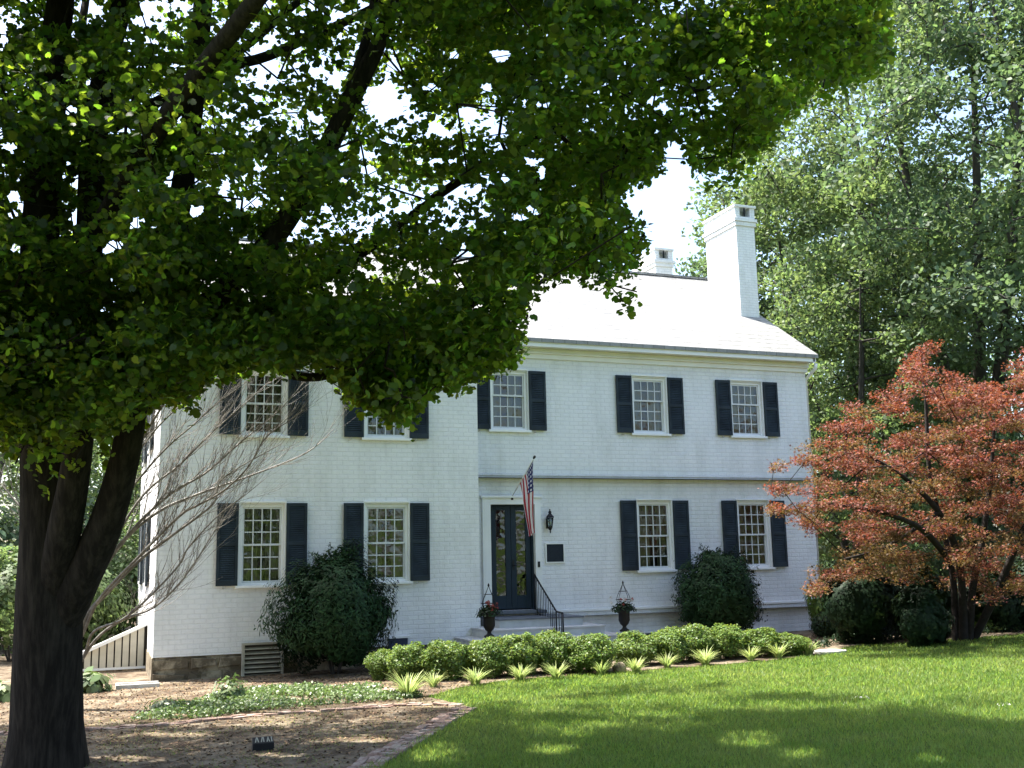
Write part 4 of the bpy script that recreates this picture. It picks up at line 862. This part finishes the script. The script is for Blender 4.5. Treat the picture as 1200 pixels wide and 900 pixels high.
ex_ = np.vstack([ex_, np.array(sh)]); ex_ = ex_[maple_ok(ex_, 1)]; cl = np.vstack([cl, ex_])
gr = cl-sd*((cl[:, 2]-gz(cl[:, 0], cl[:, 1]))/sd[2])[:, None]; gr = cl-sd*((cl[:, 2]-gz(gr[:, 0], gr[:, 1]))/sd[2])[:, None]
gx_, gy_, gz_ = pr(gr); lit = in_poly(gx_, gy_, LITG) & (gz_ > 0)
keep = ~lit | (g.random(len(cl)) < .12)
cl = cl[keep]; print('dropped', (~keep).sum())
fr_ = np.array([atD(x, np.interp(x, [200,260,300,330,400,450,490,520,560,590,615,640,700,740,780,850,900,1000], [470,440,425,430,455,488,470,445,448,430,400,325,325,350,200,215,170,85])-g.uniform(0, 60), g.uniform(10.2, 13.6)) for x in np.concatenate([g.uniform(380, 640, 95), g.uniform(200, 1000, 60)])])
lf_ = np.array([atD(g.uniform(-30, 180), g.uniform(380, 560), g.uniform(9.8, 12.4)) for _ in range(50)]); fr_ = np.vstack([fr_, lf_])
x, y, z = pr(cl); far_ = cl[(x > 560) & (x < 1100) & (y > -150) & (y < 300) & (z > 0)]; far_ = far_[g.random(len(far_)) < .75]
fr_ = np.vstack([fr_, far_+sd*g.uniform(1.0, 3.4, len(far_))[:, None]])  # extra clumps added towards the sun to shade the crown's right end
cl = np.vstack([cl, fr_[maple_ok(fr_, 1)]])
print('clumps', len(cl))
mb = branch_mb(limbs, cl, .0075, 5, rcap=.12)
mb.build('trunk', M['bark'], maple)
LP = []
for c in cl:
    n = int(g.integers(240, 390)); rr = g.uniform(.35, .6)
    v = g.normal(size=(n, 3)); v /= np.linalg.norm(v, axis=1)[:, None]; LP.append(c+v*(g.random(n)**.45)[:, None]*rr*np.array([1.3, 1.3, .6]))
LP = np.vstack(LP)
nz = np.array([noise.noise(Vector((float(a[0])*1.15, float(a[1])*1.15, float(a[2])*1.5))) for a in LP]); _x, _y, _z = pr(LP); nsel = (nz > -.10) | (((_y < -25) | (_z < 0) | (_x < -60)) & (nz > -.4)); LP = LP[nsel]
gh = np.random.default_rng(44); x, y, z = pr(LP); keep = np.ones(len(LP), bool)     # chinks where the boughs part
for _ in range(150):
    hx = gh.uniform(-10, 640); hy = gh.uniform(-10, 300)+ (60 if hx > 480 else 0); a, b = gh.uniform(3, 13), gh.uniform(3, 9)
    keep &= ~((z > 0) & ((((x-hx)/a)**2+((y-hy)/b)**2) < 1))
gr = LP-sd*((LP[:, 2]-gz(LP[:, 0], LP[:, 1]))/sd[2])[:, None]; gr = LP-sd*((LP[:, 2]-gz(gr[:, 0], gr[:, 1]))/sd[2])[:, None]
x, y, z = pr(gr)                                                                     # and where sun comes through onto the lawn
for hx, hy, a, b in ((600,813,75,4.5),(650,822,50,3),(880,868,55,12),(940,884,32,9),(515,884,45,14),(640,880,50,9),(770,838,36,4),(700,850,30,4),(430,868,40,4),(330,886,60,5),(210,862,50,4),(150,890,50,5),(1090,890,30,6)):
    keep &= ~((z > 0) & ((((x-hx)/a)**2+((y-hy)/b)**2)+1.6*nz[nsel] < 1))
LP = LP[keep]
lo_ = np.array([noise.noise(Vector((float(a[0])*1.6+9, float(a[1])*1.6, float(a[2])*1.6))) for a in LP])*26
def _ok2(P, off):
    x, y, z = pr(P); P2 = P+UP*(off*z/FPX)[:, None]-RT*(off*.6*z/FPX)[:, None]; return maple_ok(P2, 8)
LP = LP[_ok2(LP, -np.abs(lo_)*1.25+4)]; LP = LP[(LP[:, 2] > .15)]
print('maple leaves', len(LP))
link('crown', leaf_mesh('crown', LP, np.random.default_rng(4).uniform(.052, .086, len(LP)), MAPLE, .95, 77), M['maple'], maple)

# ------------------------------------------------------------------ bare shrub tree behind the maple trunk
D0 = 17.2; bt = atD(66, 800, D0); bt[2] = float(gz(bt[0], bt[1]))
bare = thing('bare_tree', bt, 'leafless small tree with pale arching branches in front of the left house corner', 'tree')
mb = MB(); g = random.Random(12)
mains = [[(98,798),(104,760),(140,728),(180,712),(215,678),(248,628),(262,608)],
 [(98,770),(110,740),(150,722),(205,668),(222,640),(258,602),(285,582),(312,560)],
 [(98,740),(118,700),(160,655),(210,605),(232,592),(262,575),(290,548),(312,512),(336,495),(356,480)],
 [(100,720),(125,660),(165,610),(205,575),(240,555),(280,520),(330,478),(362,440)],
 [(100,700),(130,640),(168,580),(210,545),(245,510),(290,470),(335,430)],
 [(98,690),(128,610),(160,565),(195,525),(230,495),(258,470),(300,440)],
 [(96,680),(120,590),(150,545),(190,495),(225,465),(262,440)],
 [(98,730),(130,690),(165,655),(205,625),(250,590),(262,560),(330,520)],
 [(99,710),(140,640),(185,600),(235,578),(300,555),(360,530),(392,502)],
 [(95,700),(70,640),(30,600),(-5,560)],[(95,720),(60,650),(20,585),(0,520)],[(98,690),(140,560),(175,500),(215,440),(250,400)]]
def twigs(a, dirv, L, r, lev):
    if lev == 0 or L < .12: return
    n = 4; p = np.array(a); d = np.array(dirv); pts = [p.copy()]
    for i in range(n): d = d+np.array([g.uniform(-.16,.16), g.uniform(-.2,.2), g.uniform(-.10,.18)]); d /= np.linalg.norm(d); p = p+d*L/n; pts.append(p.copy())
    mb.tube(pts, list(np.linspace(r, r*.35, n+1)), 4, cap=False)
    for i in range(1, n+1):
        if g.random() < .62: s = g.choice((-1, 1)); dd = d+np.array([s*g.uniform(.2,.7)*.6, g.uniform(-.4,.4), g.uniform(-.1,.6)]); twigs(pts[i], dd/np.linalg.norm(dd), L*g.uniform(.45,.75), r*.6, lev-1)
for mi, ml in enumerate(mains):
    n = len(ml); dd_ = g.uniform(-1.2, 1.4); pts = [atD(x, y, D0+dd_*(i/(n-1))) for i, (x, y) in enumerate(ml)]; pts[0] = np.array([bt[0]+g.uniform(-.08,.08), bt[1]+g.uniform(-.08,.08), bt[2]-.05]) if mi == 0 else pts[0]
    if mi: pts = [np.array([bt[0]+g.uniform(-.1,.1), bt[1]+g.uniform(-.1,.1), bt[2]-.05])]+pts
    sp = smooth_path(pts, 5); r0 = g.uniform(.028, .046); rad = np.linspace(1, .12, len(sp))*r0
    mb.tube(sp, list(rad), 7, wob=.05, seed=mi)
    for i in range(len(sp)//3, len(sp)):
        for _ in range(3):
            if g.random() < .40:
                d = sp[min(i+1, len(sp)-1)]-sp[i-1]; d /= np.linalg.norm(d); s = g.choice((-1, 1)); d = d+np.array([s*g.uniform(.1,.5), g.uniform(-.5,.5), g.uniform(-.2,.55)]); twigs(sp[i], d/np.linalg.norm(d), g.uniform(.35,.9), rad[i]*.42, 3)
mb.build('trunk', M['deadwood'], bare)

# ------------------------------------------------------------------ red Japanese maple
jb = atG(1128, 752); jb = atD(1128, 745, 22.5); jb[2] = float(gz(jb[0], jb[1]))
jm = thing('japanese_maple', jb, 'red-leaved Japanese maple with layered crown right of the house', 'tree')
J = lambda x, y, D: atD(x, y, D)
jl = [([jb+np.array([0,0,-.1]), J(1128,700,22.5), J(1122,650,22.4), J(1100,600,22.3), J(1060,560,22.2), J(1010,530,22)], [.10,.08,.075,.065,.045,.03]),
      ([jb+np.array([.15,0,-.1]), J(1140,690,22.6), J(1150,640,22.8), J(1160,570,23), J(1165,500,23.2)], [.09,.075,.07,.05,.03]),
      ([jb+np.array([-.1,.1,-.1]), J(1118,690,22.8), J(1110,640,23), J(1090,560,23.2), J(1085,470,23.4), J(1080,430,23.4)], [.085,.07,.06,.05,.035,.02]),
      ([jb+np.array([.3,.1,-.1]), J(1170,690,22.3), J(1200,620,22), J(1240,560,22)], [.09,.08,.065,.04]),
      ([J(1115,660,22.4), J(1080,620,21.6), J(1030,600,21), J(970,590,20.6)], [.07,.06,.04,.02]),
      ([J(1100,600,22.3), J(1040,640,21.6), J(990,655,21.2)], [.05,.035,.02])]
JS = [(882,612),(905,590),(900,560),(905,535),(925,528),(955,520),(962,495),(985,478),(1015,462),(1040,460),(1058,428),(1076,395),(1100,395),(1108,425),(1130,442),(1158,440),(1185,425),(1210,415),(1300,400),(1420,470),(1450,640),(1300,690),(1200,712),(1160,702),(1120,690),(1060,682),(1010,682),(985,680),(958,700),(938,690),(950,665),(985,645),(960,628),(925,612),(905,620),(885,618)]
g = np.random.default_rng(9); jc = []
while len(jc) < 760:
    x = g.uniform(880, 1450); y = g.uniform(395, 700); D = 22.3+g.uniform(-1, 1)*2.6*math.sqrt(max(.05, 1-((x-1160)/300)**2))
    p = atD(x, y, D)
    if in_poly([x], [y], JS)[0]: jc.append(p)
jc = np.array(jc); jc = jc[np.array([noise.noise(Vector((float(c[0])*.9, float(c[1])*.9, float(c[2])*1.3+4))) > -.22 for c in jc])]; lay = .42; jc[:, 2] = np.round(jc[:, 2]/lay+.35*np.sin(jc[:, 0]*1.3))*lay-.35*lay*np.sin(jc[:, 0]*1.3)*1+g.normal(size=len(jc))*.05
mb = branch_mb(jl, jc, .006, 6, rcap=.05); mb.build('trunk', M['barkred'], jm)
LPj = []
for c in jc:
    n = int(g.integers(170, 270)); v = g.normal(size=(n, 3)); v /= np.linalg.norm(v, axis=1)[:, None]; LPj.append(c+v*(g.random(n)**.5)[:, None]*np.array([.36,.36,.15]))
LPj = np.vstack(LPj); x, y, z = pr(LPj); x = x+g.normal(size=len(x))*5; y = y+g.normal(size=len(x))*5; LPj = LPj[in_poly(x, y, JS)|(x > 1200)]
sel = np.array([noise.noise(Vector((float(a[0]), float(a[1]), float(a[2])*2)))+.35*(float(a[2])-1.2)*-.35 for a in LPj])+g.normal(size=len(LPj))*.12
link('crown', leaf_mesh('crown', LPj[sel < .06], .072, STAR5, 1.5, 91), M['redleaf'], jm)
link('crown', leaf_mesh('crown', LPj[sel >= .06], .072, STAR5, 1.5, 92), M['redleaf2'], jm)
print('jm leaves', len(LPj))

# ------------------------------------------------------------------ background trees
def bg_tree(name, base, H, R, label, m, nclump, nleaf, size, seed, low=.15, trunks=3, group='trees beyond the house', shape=OVAL, trunk_r=.3, spread=1.0, clr=1.2):
    g = np.random.default_rng(seed); b = np.array([base[0], base[1], float(gz(base[0], base[1]))]); t = thing(name, b, label, 'tree', group)
    cl_ = []
    while len(cl_) < nclump:
        d = g.normal(size=3); d /= np.linalg.norm(d); r = g.uniform(.2, 1)**.4; zc = (low+1)/2*H; p = b+np.array([0,0,zc])+d*r*np.array([R, R, (1-low)/2*H])*(1+.18*noise.noise(Vector((float(d[0]*2+seed), float(d[1]*2), float(d[2]*2)))))
        cl_.append(p)
    cl_ = np.array(cl_); limbs_ = []
    for k in range(trunks):
        an = 2*math.pi*k/trunks+g.uniform(0, 1); e = np.array([math.cos(an), math.sin(an), 0]); pts = [b+e*.05+np.array([0,0,-.2]), b+e*.2*spread+np.array([0,0,H*.12]), b+e*.09*R*spread*2+np.array([0,0,H*.35]), b+e*R*.32*spread+np.array([0,0,H*.62]), b+e*R*.42*spread+np.array([0,0,H*.88])]
        limbs_.append((pts, [trunk_r, trunk_r*.85, trunk_r*.6, trunk_r*.35, trunk_r*.08]))
    branch_mb(limbs_, cl_, .022, seed, rcap=trunk_r*.4).build('trunk', M['barkgrey'], t)
    L_ = []
    for c in cl_:
        v = g.normal(size=(nleaf, 3)); v /= np.linalg.norm(v, axis=1)[:, None]; L_.append(c+v*(g.random(nleaf)**.45)[:, None]*np.array([clr, clr, clr*.6])*g.uniform(.7, 1.2))
    L_ = np.vstack(L_); link('crown', leaf_mesh('crown', L_, size, shape, .9, seed+1), m, t); return t
def XYD(px, D): p = atD(px, 650, D); return (p[0], p[1])
big = bg_tree('shade_tree', XYD(1150, 40), 27, 9.6, 'tall pale-leaved tree with many upright stems behind the red maple', M['bgleaf'], 420, 190, .21, 201, low=.16, trunks=7, trunk_r=.34, spread=1.15)
bg_tree('shade_tree', XYD(992, 46), 21, 6.4, 'tree standing directly behind the tall chimney', M['bgleaf2'], 300, 150, .23, 202, low=.08, trunks=3)
bg_tree('shade_tree', XYD(1000, 36), 12.5, 4.4, 'lower bright green tree filling the gap right of the house eave', M['bgleaf'], 200, 170, .17, 203, low=.02, trunks=3, trunk_r=.16, clr=.9)
bg_tree('shade_tree', XYD(1330, 34), 24, 8.5, 'tree rising at the far right edge above the red maple', M['bgleaf2'], 300, 160, .22, 204, low=.12, trunks=3)
bg_tree('shade_tree', XYD(1120, 62), 26, 11, 'farthest tree, seen through the stems of the tall pale-leaved tree', M['bgleaf2'], 300, 130, .34, 205, low=.02, trunks=2, clr=1.8)
bg_tree('shade_tree', XYD(120, 40), 9, 3.4, 'green tree behind the board fence at the left of the house', M['bgleaf'], 160, 170, .16, 206, low=.03, trunks=2, trunk_r=.14, clr=.8)
bg_tree('shade_tree', XYD(-40, 34), 13, 5, 'tree at the left picture edge behind the maple trunk', M['bgleaf'], 200, 150, .17, 207, low=.02, trunks=2, trunk_r=.18, clr=1.0)
bg_tree('shade_tree', XYD(300, 52), 17, 8, 'tree behind the left end of the roof, glimpsed through the shade maple', M['bgleaf'], 220, 120, .26, 208, low=.1, trunks=3)
# two trees behind the viewer that the window glass mirrors
bg_tree('street_tree', (-6, -44), 17, 8, 'left tree behind the viewer across the lawn, mirrored in the windows', M['bgleaf'], 110, 80, .5, 209, low=.08, trunks=2, group='trees behind the viewer', clr=1.8)
bg_tree('street_tree', (8, -48), 19, 9, 'middle tree behind the viewer across the lawn, mirrored in the windows', M['bgleaf'], 120, 80, .5, 210, low=.05, trunks=2, group='trees behind the viewer', clr=1.8)
bg_tree('street_tree', (-22, -40), 18, 9, 'far left tree behind the viewer, mirrored in the windows', M['bgleaf2'], 120, 80, .5, 211, low=.05, trunks=2, group='trees behind the viewer', clr=1.8)
# dark shrubs beneath and beyond the red maple
SH = [(1085,688,748,62,21.9,'low dark rhododendron just in front of the red maple stems'),(1010,655,745,95,23.2,'dark rhododendron close to the right house corner under the red maple'),(1078,668,746,80,24,'dark rhododendron left of the red maple stems'),(1165,675,742,110,24.6,'dark rhododendron right of the red maple stems'),(1245,640,740,130,25,'dark rhododendron at the right picture edge')]
for i, (px, pt, pb, wd, D, lab) in enumerate(SH):
    b = atD(px, pb, D); tp = atD(px, pt, D); g0 = float(gz(b[0], b[1])); h_ = tp[2]-g0
    shrub('rhododendron', (b[0], b[1], g0+h_/2), (wd/2*D/FPX, wd/2*D/FPX*.8, h_/2), 13000, .095, OVAL, M['rhodo'], lab, 'bush', 'dark shrubs under the red maple', seed=60+i, lump=.3, spike=.2)
b = atD(967, 735, 25.5); shrub('variegated_shrub', (b[0], b[1], float(gz(b[0], b[1]))+.7), (.42,.4,.75), 1500, .11, OVAL, M['boxleaf'], 'pale green shrub against the right house corner', 'bush', seed=71, lump=.2)
LS = [(985,748),(1012,748),(1040,746),(1068,745),(1092,744)]
LL = ['low dark azalea nearest the stepping stone','second low azalea from the stepping stone','middle low azalea of the row under the red maple','fourth low azalea from the stepping stone','bright-leaved low azalea at the foot of the red maple stems']
for i, (px, py) in enumerate(LS):
    b = atG(px, py); shrub('azalea', (b[0], b[1]+.45, b[2]+.25), (.46,.36,.36), 2200, .055, OVAL, M['boxleaf'] if i == 4 else M['rhodo'], LL[i], 'bush', 'low azaleas along the lawn edge', seed=80+i, stems=3)
# understory far behind to close the horizon
for px, D, h_, rr_, lb_ in ((150,31,3.4,1.5,'leafy green bush right behind the board fence'),(20,27,3.0,1.7,'leafy green bush behind the maple trunk, at the left edge'),(92,29,2.2,1.4,'lower leafy bush left of the board fence')):
    x, y = XYD(px, D); g0 = float(gz(x, y)); shrub('garden_bush', (x, y, g0+h_/2), (rr_, rr_*.8, h_/2), 5200, .14, OVAL, M['bgleaf'], lb_, 'bush', 'leafy bushes left of the house', seed=140+px, lump=.3, shell=.4)
SB = [(-60,30),(60,33),(1000,44),(1090,40),(1180,38),(1270,36),(1360,34)]
lab2 = ['understory thicket at the far left behind the maple trunk','understory thicket left of the house behind the board fence','understory thicket right behind the house corner','understory thicket behind the red maple, left of its stems','understory thicket behind the red maple, right of its stems','understory thicket behind the right picture edge','understory thicket beyond the right picture edge']
for i, (px, D) in enumerate(SB):
    x, y = XYD(px, D); g0 = float(gz(x, y)); shrub('thicket', (x, y, g0+2.2), (3.2, 2.2, 2.8), 4200, .24, OVAL, M['bgleaf2'], lab2[i], 'bush', 'thickets closing off the garden', seed=120+i, lump=.3, shell=.5)
